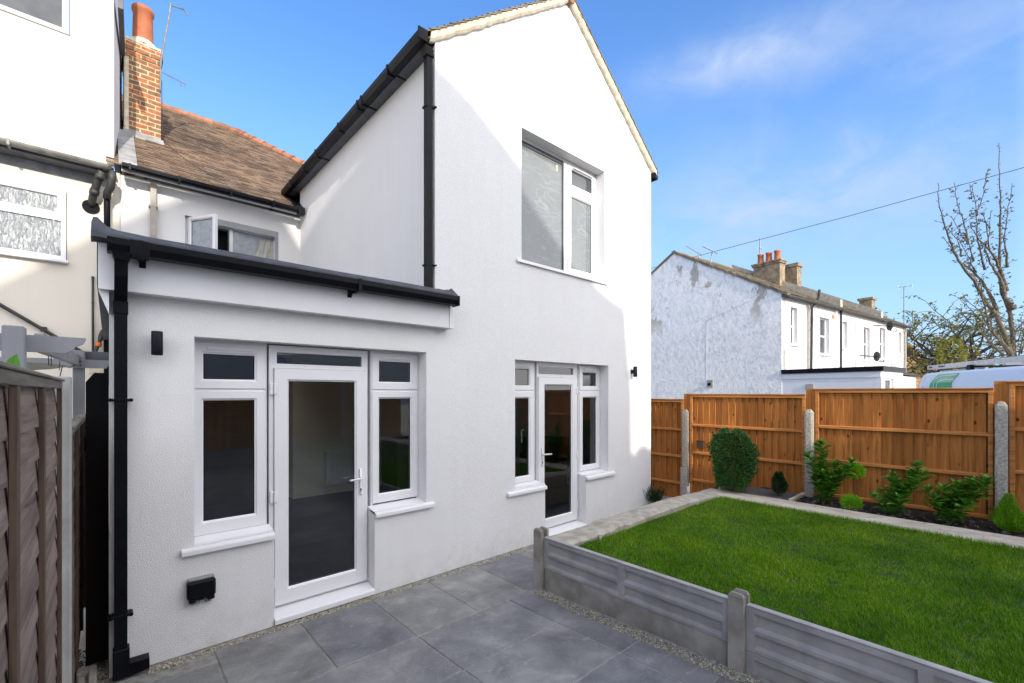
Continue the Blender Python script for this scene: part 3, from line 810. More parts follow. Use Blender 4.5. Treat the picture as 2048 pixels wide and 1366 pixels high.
# --- tiled roofs: rows of single tiles laid on a slope
def tile_roof(name, mat, par, org, du, dv, nu_len, nv_len, inside, tw=.165, th=.10, thick=.012, T=None, jit=.006):
    du = Vector(du).normalized(); dv = Vector(dv).normalized(); nn = du.cross(dv).normalized()
    if nn.z < 0: nn = -nn
    org = Vector(org); m = MB(T)
    rows = int(nv_len / th); cols = int(nu_len / tw) + 1
    rnd = random.Random(len(name) + rows)
    for r in range(rows + 1):
        off = (r % 2) * tw / 2
        for c in range(-1, cols):
            u0 = c * tw + off + .002; u1 = u0 + tw - .004; v0 = r * th; v1 = v0 + th * 1.5
            if not inside((u0 + u1) / 2, v0 + th / 2): continue
            t = thick * (1 + rnd.uniform(-.3, .5)); dvj = rnd.uniform(-jit, jit)
            lift = thick * 1.4
            a = org + du * u0 + dv * (v0 + dvj) + nn * lift; b = org + du * u1 + dv * (v0 + dvj) + nn * lift
            cc = org + du * u1 + dv * v1 + nn * .001; d = org + du * u0 + dv * v1 + nn * .001
            m.add([a + nn * t, b + nn * t, cc + nn * t, d + nn * t, a, b, cc, d], [(0, 1, 2, 3), (0, 4, 5, 1), (1, 5, 6, 2), (3, 7, 4, 0)])
    return m.build(name, mat, par)
P36 = R(36)
# main roof slope (eave y 8.3, z 5.05), hip on the right
under = MB().add([(.13, 8.3, 5.04), (6.9, 8.3, 5.04), (2.29, 12.7, 8.24), (.13, 12.7, 8.24)], [(0, 1, 2, 3)])
under.add([(6.9, 8.3, 5.04), (6.9, 17.1, 5.04), (2.29, 12.7, 8.24)], [(0, 1, 2)])
under.add([(6.9, 17.1, 5.04), (.13, 17.1, 5.04), (.13, 12.7, 8.24), (2.29, 12.7, 8.24)], [(0, 1, 2, 3)])
under.build('roof_deck', 'slateold', house)
sl = math.hypot(4.4, 3.2)
def ins(u, v):
    y = 8.3 + v * 4.4 / sl; x = .13 + u
    if v > sl - .03: return False
    if x > 2.29 + (12.7 - y) * (4.61 / 4.4) - .05: return False
    if x > 2.5 and y < 8.9: return False
    if x > 3.2 and y < 10.4: return False
    return not (.16 < x < .69 and 9.84 < y < 10.6)
tile_roof('roof', 'rooftile', house, (.13, 8.3, 5.05), (1, 0, 0), (0, 4.4, 3.2), 6.5, sl, ins)
rd = MB()
x = .66
while x < 2.2:
    rd.tube([(x, 12.7, 8.25), (x + .29, 12.7, 8.255)], [.10, .115], 10); x += .29
h0, h1 = Vector((2.29, 12.7, 8.27)), Vector((6.9, 8.3, 5.07))
L = (h1 - h0).length; i = 0
while i * .27 < L * .55:
    a = h0 + (h1 - h0) * (i * .27 / L); b = h0 + (h1 - h0) * ((i + 1) * .27 / L)
    rd.tube([tuple(b), tuple(a)], [.115, .09], 10); i += 1
rd.build('ridge', 'tile_ridge', house)
MB().box(.13, 2.40, 8.20, 8.30, 5.00, 5.035).box(.13, 2.40, 8.22, 8.235, 4.96, 5.0).build('eaves_board', 'fasciaw', house)
g3 = MB().prism([(.13, 8.11, 5.045), (.13, 8.115, 5.0), (.13, 8.14, 4.975), (.13, 8.19, 4.975), (.13, 8.199, 5.045)], (2.34, 0, 0))
for x in (.2, .75, 1.4, 2.0): g3.bbox(x, x + .03, 8.10, 8.20, 4.965, 5.05, .003)
g3.bbox(2.40, 2.50, 8.09, 8.22, 4.94, 5.06, .004)
g3.build('gutter', 'black', house)
vy = MB().prism([(2.40, 8.26, 5.09), (2.525, 8.26, 5.09), (2.525, 8.95, 5.56), (2.40, 8.95, 5.56)], (0, 0, .03))
vy.build('valley', 'black', house)
bp = MB().tube([(.483, 8.41, 4.95), (.483, 8.41, 2.9)], .034, sq=True)
for z in (4.62, 3.6): bp.bbox(.43, .536, 8.37, 8.455, z - .012, z + .012, .002)
bp.build('downpipe', 'beigepipe', house)
# window in the rear wall, left leaf swung open
w = MB().ring(.865, 2.168, 3.6, 4.614, .05, 8.53, 8.60, .006).box(1.46, 1.51, 8.535, 8.60, 3.65, 4.564).build('window', UP, house)
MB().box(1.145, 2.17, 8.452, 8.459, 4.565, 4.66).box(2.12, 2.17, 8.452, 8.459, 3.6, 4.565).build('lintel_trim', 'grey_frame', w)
g = MB().quad((1.51, 8.56, 3.65), (2.118, 8.56, 3.65), (2.118, 8.56, 4.564), (1.51, 8.56, 4.564)); g.build('pane', 'blankglass', w)
g = MB().quad((.915, 8.69, 3.65), (1.46, 8.69, 3.65), (1.46, 8.69, 4.564), (.915, 8.69, 4.564)); g.build('dark_opening', 'blackmat', w)  # black sheet stands in for the unlit room behind the open leaf
Tl = Matrix.Translation((.90, 8.50, 0)) @ Matrix.Rotation(R(-58), 4, 'Z')
sash(w, .0, .54, 3.63, 4.60, .06, .48, 3.70, 4.54, 0, T=Tl, pane='blankglass')
cu = MB()
pts = [(2.02, 4.56), (1.90, 4.50), (1.86, 4.34), (1.80, 4.22), (1.82, 4.1), (1.9, 4.0)]
vs = []
for j, (x, z) in enumerate(pts):
    for i in range(9):
        t = i / 8; vs.append((x + (2.11 - x) * t, 8.552 - .012 * math.sin(i * 2.3 + j), z - .03 * t))
cu.add(vs, [(j * 9 + i, j * 9 + i + 1, (j + 1) * 9 + i + 1, (j + 1) * 9 + i) for j in range(5) for i in range(8)])
cu.build('curtain', 'sail', w)
# wing roof
HR = (7.15 - 5.58) / (4.607 - 2.525)
wl = math.hypot(2.25, 2.25 * HR)
def wing(side):
    x0 = 2.42 if side < 0 else 6.80
    return (x0, 3.97, 7.19 - 2.19 * HR + (.0))
MB().prism([(2.43, 3.99, 5.535), (4.607, 3.99, 7.178), (6.785, 3.99, 5.535), (6.785, 3.99, 5.515), (4.607, 3.99, 7.155), (2.43, 3.99, 5.515)], (0, 8.2, 0)).build('roof_deck', 'slateold', house)
tile_roof('roof', 'rooftile', house, (2.40, 3.955, 5.535), (0, 1, 0), (1, 0, HR), 7.5, wl + .35, lambda u, v: v < 2.72 and u > 0, jit=.01)
tile_roof('roof', 'rooftile', house, (6.815, 3.955, 5.535), (0, 1, 0), (-1, 0, HR), 7.5, wl + .35, lambda u, v: v < 2.72 and u > 0, jit=.01)
rw = MB(); y = 3.95
while y < 11: rw.tube([(4.607, y, 7.20), (4.607, y + .3, 7.205)], [.085, .10], 8); y += .3
rw.build('ridge', 'tile_ridge', house)
# mortared verges: bed of mortar, tile noses sticking through
def verge(sgn):
    v = MB(); tn = MB(); n = 46
    rnd = random.Random(3 + sgn)
    def pt(t, y, dz):
        x = (2.44 if sgn < 0 else 6.775) + (4.607 - (2.44 if sgn < 0 else 6.775)) * t
        z = 5.525 + (7.185 - 5.525) * t
        return (x, y, z + dz)
    vs = []
    for i in range(n + 1):
        t = i / n; w1 = rnd.uniform(-.006, .006); w2 = rnd.uniform(-.01, .01)
        vs += [pt(t, Y0 - .002, -.048 + w2), pt(t, 3.985 + w1, -.045 + w2), pt(t, 3.965 + w1, -.02 + w2), pt(t, 3.955, .045), pt(t, Y0, .05)]
    fs = [(i * 5 + j, i * 5 + j + 1, (i + 1) * 5 + j + 1, (i + 1) * 5 + j) for i in range(n) for j in range(4)]
    v.add(vs, fs).build('verge', 'mortar', house)
    d = Vector((4.607 - 2.525, 0, 7.185 - 5.525)).normalized()
    if sgn > 0: d.x = -d.x
    up = Vector((-d.z * (1 if sgn < 0 else -1), 0, abs(d.x)))
    for i in range(26):
        p = Vector(pt((i + .1) / 26, 3.945, .035)); a = d * .13; b = up * .014
        q = up * (.02 + rnd.uniform(0, .008))
        tn.prism([tuple(p + q), tuple(p + a), tuple(p + a + b), tuple(p + q + b)], (0, .09, 0))
    tn.build('verge_tiles', 'slateold', house)
verge(-1); verge(1)
MB().tube([(6.70, 3.98, 5.49), (6.80, 3.98, 5.49), (6.80, 8.0, 5.49)], .05, 8).build('gutter', 'black', house)

# chimney of the white house
ch = MB().box(.197, .67, 9.87, 10.62, 5.6, 7.55)
ch.box(.18, .685, 9.855, 10.635, 7.551, 7.63).box(.165, .70, 9.84, 10.65, 7.631, 7.71).box(.185, .68, 9.86, 10.63, 7.711, 7.80)
ch = ch.build('chimney', 'brick', house)
MB().box(.185, .195, 9.86, 10.5, 6.1, 7.54).box(.1971, .245, 9.855, 9.8695, 6.25, 7.5).build('render_patch', 'mortar', ch)
MB().prism([(.16, 9.80, 6.10), (.72, 9.80, 6.10), (.70, 9.868, 6.25), (.18, 9.868, 6.30)], (0, -.0, .025)).box(.17, .72, 9.845, 9.868, 6.08, 6.22).build('flashing', 'lead', ch)
MB().prism([(.2, 9.88, 7.80), (.67, 9.88, 7.80), (.67, 10.6, 7.80), (.2, 10.6, 7.80)], (0, 0, .05)).lathe([(.24, 7.85), (.2, 7.92), (.16, 7.97)], .44, 10.1, 12).build('flaunching', 'mortar', ch)
MB().lathe([(.15, 7.90), (.145, 8.0), (.135, 8.46), (.155, 8.48), (.158, 8.53), (.15, 8.55), (.12, 8.55), (.115, 8.0)], .44, 10.1, 24).build('chimney_pot', 'pot', ch, True)
MB().prism([(.10, 8.32, 5.10), (.30, 8.32, 5.10), (.30, 9.80, 6.19), (.10, 9.80, 6.19)], (0, 0, .04)).build('flashing', 'lead', house)

# interior, seen through the panes
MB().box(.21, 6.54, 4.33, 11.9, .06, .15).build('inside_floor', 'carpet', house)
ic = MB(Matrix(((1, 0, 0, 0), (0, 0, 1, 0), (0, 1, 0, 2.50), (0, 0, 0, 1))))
ic.wall([.21, .4, 2.2, 6.54], [4.33, 4.8, 7.8, 8.4], [(.4, 2.2, 4.8, 7.8)], 0, .05).build('inside_ceiling', 'room', house)  # ceiling hole under the added rooflight
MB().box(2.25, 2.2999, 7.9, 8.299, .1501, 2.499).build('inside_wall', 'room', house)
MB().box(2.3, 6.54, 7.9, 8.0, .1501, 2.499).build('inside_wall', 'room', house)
MB().box(.21, 2.299, 8.3, 8.4, .1501, 2.499).build('inside_wall', 'darkhall', house)  # dark panel stands in for the unlit hall opening
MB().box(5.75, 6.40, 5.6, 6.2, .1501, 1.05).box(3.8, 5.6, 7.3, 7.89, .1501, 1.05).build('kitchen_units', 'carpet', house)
rad = thing('radiator', 'white panel radiator on the cream wall inside, seen through the left glazed door', 'radiator', (3.3, 7.85, .15))
rr = MB()
rr.bbox(2.75, 3.30, 7.80, 7.88, .30, .90, .008)
for i in range(15): rr.bbox(2.785 + i * .033, 2.803 + i * .033, 7.788, 7.80, .33, .86, .003)
rr.build('panel', 'upvc', rad)
MB().tube([(3.32, 7.84, .15), (3.32, 7.84, .36), (3.30, 7.84, .36)], .009, 8).build('valve', 'black', rad)

# wall lamps and socket
lp = thing('wall_lamp', 'black cylinder wall lamp on white render left of the glazed door', 'wall lamp', (.247, Y0, 2.16), 'black wall lamps')
MB().lathe([(.0, 2.322), (.030, 2.322), (.033, 2.318), (.033, 2.162), (.030, 2.158), (.026, 2.162), (.0, 2.165)], .247, 3.945, 20).build('lamp_body', 'blackmetal', lp, True)
MB().bbox(.222, .272, 3.975, Y0 - .004, 2.21, 2.27, .004).build('bracket', 'blackmetal', lp)
l2 = copy_tree(lp); l2.location = (6.115, Y0, 2.145)
l2['label'] = 'black cylinder wall lamp near the sunlit right corner of the gable wall'
so = thing('outdoor_socket', 'black weatherproof outdoor socket low on the white wall under the left window', 'socket', (.5, Y0, .37))
MB().bbox(.418, .592, 3.95, Y0 - .004, .40, .525, .012).build('cover', 'black', so)
MB().bbox(.424, .586, 3.975, Y0 - .004, .525, .545, .005).build('back_box', 'lead', so)
MB().bbox(.43, .47, 3.955, Y0 - .01, .375, .40, .004).bbox(.485, .52, 3.955, Y0 - .01, .385, .40, .004).bbox(.54, .585, 3.955, Y0 - .01, .375, .40, .004).build('latch', 'black', so)
MB().bbox(.45, .50, 3.985, Y0 - .006, .352, .384, .004).bbox(.53, .57, 3.985, Y0 - .006, .352, .384, .004).build('cable_gland', 'lead', so)

# =================================================================== CREAM NEIGHBOUR
nb = thing('neighbour_house', 'cream rendered house with loft dormer and grey gutter at left edge', 'house', (-3, 8.5, 0))
w_ = MB().wall([-9, -2.6, -.42, .115], [0, 3.63, 4.575, 5.0], [(-2.6, -.42, 3.65, 4.575)], 8.44, 8.7)
w_.build('wall', 'cream', nb)
MB().box(-9, .05, 8.7, 15, 0, 4.9).build('side_wall', 'cream', nb)
dm = MB().wall([-9, -2.6, -.39, .052], [5.09, 6.68, 8.4, 9.2], [(-2.6, -.39, 6.68, 8.4)], 8.46, 8.7).build('dormer', 'cream', nb)
MB().add([(.052, 8.461, 5.10), (.17, 10.6, 5.10), (.17, 10.6, 9.2), (.052, 8.461, 9.2)], [(0, 1, 2, 3)]).build('dormer_cheek', 'old_white', nb)
MB().prism([(.09, 8.35, 7.28), (.15, 8.35, 7.28), (.2, 9.9, 7.5), (.14, 9.9, 7.5)], (0, 0, .22)).build('bargeboard', 'soffit', nb)
w = MB().ring(-2.6, -.40, 6.69, 8.4, .065, 8.44, 8.55, .02).build('window', UP, nb)
g = MB().quad((-2.54, 8.48, 6.75), (-.46, 8.48, 6.75), (-.46, 8.48, 8.34), (-2.54, 8.48, 8.34)); g.build('pane', 'darkglass', w)
w = MB().ring(-2.6, -.424, 3.655, 4.57, .05, 8.40, 8.5, .012).box(-2.55, -.474, 8.405, 8.5, 4.17, 4.24).ring(-2.55, -.474, 4.24, 4.52, .035, 8.39, 8.44, .01).build('window', UP, nb)
g = MB().quad((-2.52, 8.42, 4.27), (-.505, 8.42, 4.27), (-.505, 8.42, 4.49), (-2.52, 8.42, 4.49)); g.build('pane', 'frosted', w)
g = MB().quad((-2.55, 8.43, 3.70), (-.474, 8.43, 3.70), (-.474, 8.43, 4.17), (-2.55, 8.43, 4.17)); g.build('pane', 'frosted', w)
MB().bbox(-2.65, -.40, 8.36, 8.44, 3.615, 3.65, .004).build('sill', UP, w)
MB().prism([(-9, 8.455, 5.09), (-9, 8.20, 4.97), (-9, 8.20, 4.96), (-9, 8.455, 5.06)], (9.05, 0, 0)).build('roof_edge', 'slateold', nb)
ng = MB()
pr = [(-9, 8.13 + .055 * math.cos(a), 4.95 + .06 * math.sin(a)) for a in [math.pi * (1 + i / 8) for i in range(9)]]
pr += [(-9, 8.13 + .05 * math.cos(a), 4.952 + .053 * math.sin(a)) for a in [math.pi * (2 - i / 8) for i in range(9)]]
ng.prism(pr, (8.99, 0, 0))
for x in (-3, -2.1, -.92): ng.bbox(x, x + .03, 8.07, 8.2, 4.88, 4.965, .004)
ng.build('gutter', 'gutter_grey', nb, False)
MB().box(-9, -.0, 8.20, 8.43, 4.88, 4.955).build('eaves_board', 'soffit', nb)
MB().box(-9, -.0, 8.432, 8.4395, 4.76, 4.88).build('mortar_band', 'lead', nb)
sp = MB()
sp.tube([(-.07, 8.16, 4.87), (-.10, 8.22, 4.78), (-.15, 8.30, 4.62), (-.17, 8.36, 4.52), (-.18, 8.46, 4.44)], .043, 14)
sp.tube([(-.085, 8.19, 4.83), (-.10, 8.22, 4.77)], .052, 14); sp.tube([(-.14, 8.29, 4.64), (-.155, 8.315, 4.58)], .052, 14)
sp.tube([(.03, 8.16, 4.90), (.03, 8.17, 4.80), (.02, 8.2, 4.70), (-.015, 8.26, 4.63), (-.02, 8.3, 4.56)], .045, 14)
sp.tube([(-.07, 8.15, 4.90), (.03, 8.15, 4.92)], .04, 12)
sp.build('soil_pipe', 'soilpipe', nb, True)
MB().tube([(-.185, 8.415, 4.44), (-.185, 8.438, 4.44)], .09, 20).build('pipe_collar', 'blackmat', nb)
MB().tube([(-.015, 8.32, 4.66), (-.02, 8.33, 4.60), (-.02, 8.33, 2.0)], .036, 14).build('downpipe', 'black', nb, True)
bpz = MB().tube([(-.165, 8.42, 3.48), (-.165, 8.42, 2.2)], .012, 8); bpz.bbox(-.18, -.15, 8.41, 8.43, 3.12, 3.14, .002); bpz.bbox(-.18, -.15, 8.41, 8.43, 3.46, 3.49, .002)
bpz.build('cable_conduit', 'soilpipe', nb)
dgp = MB().tube([(-1.9, 8.40, 3.49), (-1.015, 8.40, 2.995), (-.25, 8.40, 2.43), (-.05, 8.4, 2.29)], .022, 8)
dgp.bbox(-.66, -.60, 8.37, 8.43, 2.69, 2.75, .003)
dgp.build('waste_pipe', 'soilpipe', nb)
MB().bbox(-.20, -.03, 8.32, 8.43, 2.16, 2.27, .004).build('wall_vent', 'mortar', nb)
MB().box(-1.6, -.65, 8.42, 8.439, 1.9, 2.14).build('lower_window', 'darkglass', nb)
tool = thing('pruning_pole', 'dark pole with an orange collar leaning against the cream wall behind the corner', 'garden tool', (-.13, 8.3, 2.0))
MB().tube([(-.20, 8.30, 2.25), (-.13, 8.33, 2.48), (-.075, 8.35, 2.68)], .022, 10).build('pole', 'soilpipe', tool)
MB().tube([(-.115, 8.335, 2.53), (-.10, 8.34, 2.58)], .034, 10).build('collar', 'orange', tool)
MB().tube([(-.085, 8.345, 2.62), (-.075, 8.35, 2.68), (-.055, 8.35, 2.74), (-.04, 8.35, 2.73)], .036, 10).build('head', 'soilpipe', tool)
ta = thing('tv_aerial', 'leaning grey aerial mast with small antenna strapped to the brick chimney', 'aerial', (.70, 9.86, 7.0))
MB().tube([(.655, 9.81, 7.1), (.665, 9.80, 7.6), (.78, 9.78, 8.45), (.80, 9.78, 8.66)], .014, 8).tube([(.80, 9.78, 8.63), (.98, 9.78, 8.66), (1.04, 9.78, 8.58)], .012, 6).build('mast', 'galv', ta)
an = MB().tube([(.67, 9.8, 7.42), (1.02, 9.80, 7.36)], .006, 6)
for i in range(8): an.tube([(.76 + i * .035, 9.80, 7.43 - i * .006), (.76 + i * .035, 9.80, 7.35 - i * .006)], .003, 5)
an.tube([(1.0, 9.8, 7.44), (1.01, 9.8, 7.28)], .004, 5).tube([(.96, 9.8, 7.40), (.93, 9.8, 7.30), (.97, 9.8, 7.31)], .004, 5)
an.build('antenna', 'galv', ta)
MB().tube([(.68, 9.85, 7.3), (.685, 9.85, 6.6), (.70, 9.7, 6.2), (.82, 9.4, 5.95), (1.0, 9.0, 5.65), (1.25, 8.7, 5.42)], .005, 5).build('cable', 'wire', ta)

# =================================================================== GROUND AND PAVING
def gz(y): return max(0.0, 0.03 * (3.0 - y)) if y > 0 else 0.09
struct(MB().add([(-900, -900, -.10), (900, -900, -.10), (900, 900, -.10), (-900, 900, -.10)], [(0, 1, 2, 3)]).build('ground', 'ground'))
sub = MB()
ys = [-3.2, 0, 1, 2, 3, 3.98, 4.3]
vs = []
for y in ys: vs += [(-.35, y, gz(y) - .006), (3.25, y, gz(y) - .006)]
vs += [(3.25, 3.0, -.006), (6.7, 3.0, -.006), (6.7, 4.3, -.006), (3.25, 4.3, -.006)]
sub.add(vs, [(2 * i, 2 * i + 1, 2 * i + 3, 2 * i + 2) for i in range(len(ys) - 1)] + [(14, 15, 16, 17)])
sub.box(-2.4, -.36, 3.0, 9, -.09, -.012)
struct(sub.build('joint_bed', 'joint'))
pv = MB(); rnd = random.Random(11)
def slab(x0, x1, y0, y1):
    g = .005; x0 += g; x1 -= g; y0 += g; y1 -= g; c = .006; t = .0 + rnd.uniform(-.0015, .0015)
    z = lambda y: gz(y) + t
    pv.add([(x0, y0, z(y0) - .04), (x1, y0, z(y0) - .04), (x1, y1, z(y1) - .04), (x0, y1, z(y1) - .04),
            (x0, y0, z(y0) - c), (x1, y0, z(y0) - c), (x1, y1, z(y1) - c), (x0, y1, z(y1) - c),
            (x0 + c, y0 + c, z(y0)), (x1 - c, y0 + c, z(y0)), (x1 - c, y1 - c, z(y1)), (x0 + c, y1 - c, z(y1))],
           [(0, 1, 5, 4), (1, 2, 6, 5), (2, 3, 7, 6), (3, 0, 4, 7), (4, 5, 9, 8), (5, 6, 10, 9), (6, 7, 11, 10), (7, 4, 8, 11), (8, 9, 10, 11)])
xa = [-.30, -.03, .57, 1.17, 1.785, 2.385, 2.99, 3.59, 4.19, 4.79, 5.39, 6.0, 6.6]
for i in range(len(xa) - 1): slab(xa[i], xa[i + 1], 3.11, 3.93 if .2 < xa[i] else 3.75)
yb = [3.10, 2.495, 1.89, 1.285, .68, .075, -.53, -1.13, -1.73, -2.33, -2.93]
xb = [[-.30, -.05, .87, 1.79, 2.73, 3.105], [-.30, -.05, .87, 1.795, 2.735, 3.105]]
for j in range(len(yb) - 1):
    xx = list(xb[j % 2])
    if j >= 1: xx[-1] = 2.985
    xx = [x for x in xx]
    for i in range(len(xx) - 1):
        slab(xx[i], min(xx[i + 1], 2.99), yb[j + 1], yb[j])
struct(pv.build('patio', 'slab'))

def stones(name, areas, n, label_, seed, size=(.005, .010)):
    m = MB(); r = random.Random(seed)
    base = [(1, 0, 0), (-.5, .87, 0), (-.5, -.87, 0), (0, 0, .8), (0, 0, -.8)]
    tot = sum(a[4] for a in areas)
    for a in areas:
        for _ in range(int(n * a[4] / tot)):
            x, y = r.uniform(a[0], a[1]), r.uniform(a[2], a[3])
            s = r.uniform(*size); z = a[5] + gz(y) + r.uniform(0, a[6])
            M3 = Matrix.Rotation(r.uniform(0, 6.28), 3, 'Z') @ Matrix.Rotation(r.uniform(-1, 1), 3, 'X')
            vs = []
            for k in range(6):
                t = k * math.pi / 3
                vs.append(Vector((math.cos(t) * r.uniform(.7, 1.2), math.sin(t) * r.uniform(.6, 1.0), r.uniform(-.2, .2))))
            vs += [Vector((r.uniform(-.2, .2), r.uniform(-.2, .2), .6)), Vector((0, 0, -.6))]
            vs = [tuple(M3 @ v * s + Vector((x, y, z))) for v in vs]
            m.add(vs, [(k, (k + 1) % 6, 6) for k in range(6)] + [((k + 1) % 6, k, 7) for k in range(6)])
    return tag(m.build(name, 'gravel'), label_, 'gravel', None, 'stuff')
stones('gravel', [(2.985, 3.10, -1.0, 3.04, 4, -.008, .012), (2.985, 3.10, -1.0, 3.04, 3, -.012, .004)], 7800, 'pale gravel strip between the patio slabs and the grey concrete retaining wall', 5)
stones('gravel', [(.22, 6.3, 3.925, 3.985, 4.2, -.012, .012), (1.0, 1.86, 3.93, 4.05, 1.2, -.012, .012), (.2, .40, 3.90, 3.985, .5, -.01, .015), (4.2, 4.98, 3.93, 4.03, 1, -.012, .012), (-.22, -.0, 3.5, 4.6, 1.2, -.012, .02)], 8200, 'narrow line of pale gravel along the foot of the white house wall', 6)

# =================================================================== CONCRETE RETAINING WALL AND LAWN
rt = thing('retaining_wall', 'low grey wall of slotted concrete posts and recessed concrete panels holding the lawn', 'garden wall', (3.16, .5, 0))
PY = [3.09, 1.235, -.62, -2.48]
PX = 3.13
for i, y in enumerate(PY):
    b = gz(y)
    p = MB(); h = .565 if i else .575
    x0, x1 = PX - .035, PX + .075
    w2 = .05
    # H shaped post: front flange, web, rear flange; pointed top
    for (a, c, hh) in ((x0, x0 + .04, h), (x0 + .0401, x1 - .0301, h - .03), (x1 - .03, x1, h)):
        yy0, yy1 = (y - w2, y + w2) if a != x0 + .0401 else (y - .02, y + .02)
        p.add([(a, yy0, b - .05), (c, yy0, b - .05), (c, yy1, b - .05), (a, yy1, b - .05), (a, yy0, hh - .018), (c, yy0, hh - .018), (c, yy1, hh - .018), (a, yy1, hh - .018),
               (a + .008, yy0 + .014, hh), (c - .008, yy0 + .014, hh), (c - .008, yy1 - .014, hh), (a + .008, yy1 - .014, hh)],
              [(0, 1, 5, 4), (1, 2, 6, 5), (2, 3, 7, 6), (3, 0, 4, 7), (4, 5, 9, 8), (5, 6, 10, 9), (6, 7, 11, 10), (7, 4, 8, 11), (8, 9, 10, 11)])
    p.build('post', 'concrete2', rt)
for i in range(3):
    ya, yb_ = PY[i] - .052, PY[i + 1] + .052
    b = gz(yb_)
    MB().bbox(PX + .008, PX + .045, yb_, ya, -.05, .199, .004).build('base_board', 'concrete2', rt) if i == 0 else None
    zt = .49
    def panel(z0, z1, zs, name):
        p = MB()
        # back slab
        p.box(PX + .030, PX + .045, yb_, ya, z0, z1)
        # frame pieces stand 20 mm proud, edges sloping into the recesses
        mid = (ya + yb_) / 2
        cells = []
        rows = zs
        for (c0, c1) in rows:
            for (d0, d1) in ((yb_ + .05, mid - .028), (mid + .028, ya - .05)): cells.append((d0, d1, c0, c1))
        yv = sorted(set([yb_, ya] + [c for q in cells for c in q[:2]])); zv = sorted(set([z0, z1] + [c for q in cells for c in q[2:]]))
        for a in range(len(yv) - 1):
            for c in range(len(zv) - 1):
                cy, cz = (yv[a] + yv[a + 1]) / 2, (zv[c] + zv[c + 1]) / 2
                inside = any(q[0] < cy < q[1] and q[2] < cz < q[3] for q in cells)
                if not inside:
                    X = PX + .006
                    p.quad((X, yv[a], zv[c]), (X, yv[a], zv[c + 1]), (X, yv[a + 1], zv[c + 1]), (X, yv[a + 1], zv[c]))
        for q in cells:
            X, X2, e = PX + .006, PX + .0298, .012
            o = [(X, q[0], q[2]), (X, q[1], q[2]), (X, q[1], q[3]), (X, q[0], q[3])]
            n_ = [(X2, q[0] + e, q[2] + e * 1.6), (X2, q[1] - e, q[2] + e * 1.6), (X2, q[1] - e, q[3] - e * .3), (X2, q[0] + e, q[3] - e * .3)]
            p.add(o + n_, [(0, 1, 5, 4), (1, 2, 6, 5), (2, 3, 7, 6), (3, 0, 4, 7), (4, 5, 6, 7)])
        p.quad((PX + .006, yb_, z1), (PX + .006, ya, z1), (PX + .030, ya, z1 + .001), (PX + .030, yb_, z1 + .001))
        p.quad((PX + .006, yb_, z0), (PX + .006, ya, z0), (PX + .030, ya, z0), (PX + .030, yb_, z0))
        p.build(name, 'concrete', rt)
    panel(.203, zt, [(.225, .325), (.350, .455)], 'panel')
    if i: panel(-.05, .199, [(.0, .155)], 'base_board')
    MB().bbox(PX + .002, PX + .050, yb_, ya, zt + .0015, zt + .012, .004).build('coping', 'concrete', rt)

struct(MB().box(PX + .05, 6.36, -6, 2.80, -.09, .415).build('lawn_bed', 'lawnbase'))

def grass():
    r = random.Random(21)
    vs = []; fs = []
    from mathutils import noise as mn
    def blade(x, y, z, h, w, a, lean, la):
        o = len(vs)
        cx, cy = math.cos(a) * w, math.sin(a) * w
        lx, ly = math.cos(la) * lean * h, math.sin(la) * lean * h
        vs.extend([(x - cx, y - cy, z), (x + cx, y + cy, z), (x + cx * .8 + lx * .35, y + cy * .8 + ly * .35, z + h * .55), (x - cx * .8 + lx * .35, y - cy * .8 + ly * .35, z + h * .55), (x + lx, y + ly, z + h)])
        fs.extend([(o, o + 1, o + 2, o + 3), (o + 3, o + 2, o + 4)])
    def patch(x0, x1, y0, y1, dens):
        n = int((x1 - x0) * (y1 - y0) * dens)
        for _ in range(n):
            x, y = r.uniform(x0, x1), r.uniform(y0, y1)
            q = mn.noise(Vector((x * 2.3, y * 2.3, 0))); q2 = mn.noise(Vector((x * 9, y * 9, 3)))
            if q2 < -.38 and r.random() < .6: continue
            h = (.027 + .010 * q + .009 * q2) * r.uniform(.65, 1.35)
            blade(x, y, .412, max(.012, h), r.uniform(.0009, .0018), r.uniform(0, 6.28), r.uniform(.1, 1.0), 1.2 + q * 4 + r.uniform(-1.6, 1.6))
    patch(3.185, 4.6, -.35, 2.80, 27000)
    patch(4.6, 6.36, -.5, 2.80, 17000)
    patch(3.185, 6.36, -3.0, -.5, 2500)
    # ragged edge overhanging the path and coping
    for _ in range(5000):
        y = r.uniform(-.4, 2.75); blade(6.345 + r.uniform(-.03, .02), y, .415, r.uniform(.03, .06), .0018, r.uniform(0, 6.28), r.uniform(.3, 1.2), r.uniform(-.8, .8))
    me = bpy.data.meshes.new('grass'); me.from_pydata(vs, [], fs); me.materials.append(M['grass']); me.update()
    o = bpy.data.objects.new('grass', me); COL.objects.link(o)
    return tag(o, 'short bright green lawn grass raised behind the concrete wall', 'grass', None, 'stuff')
grass()

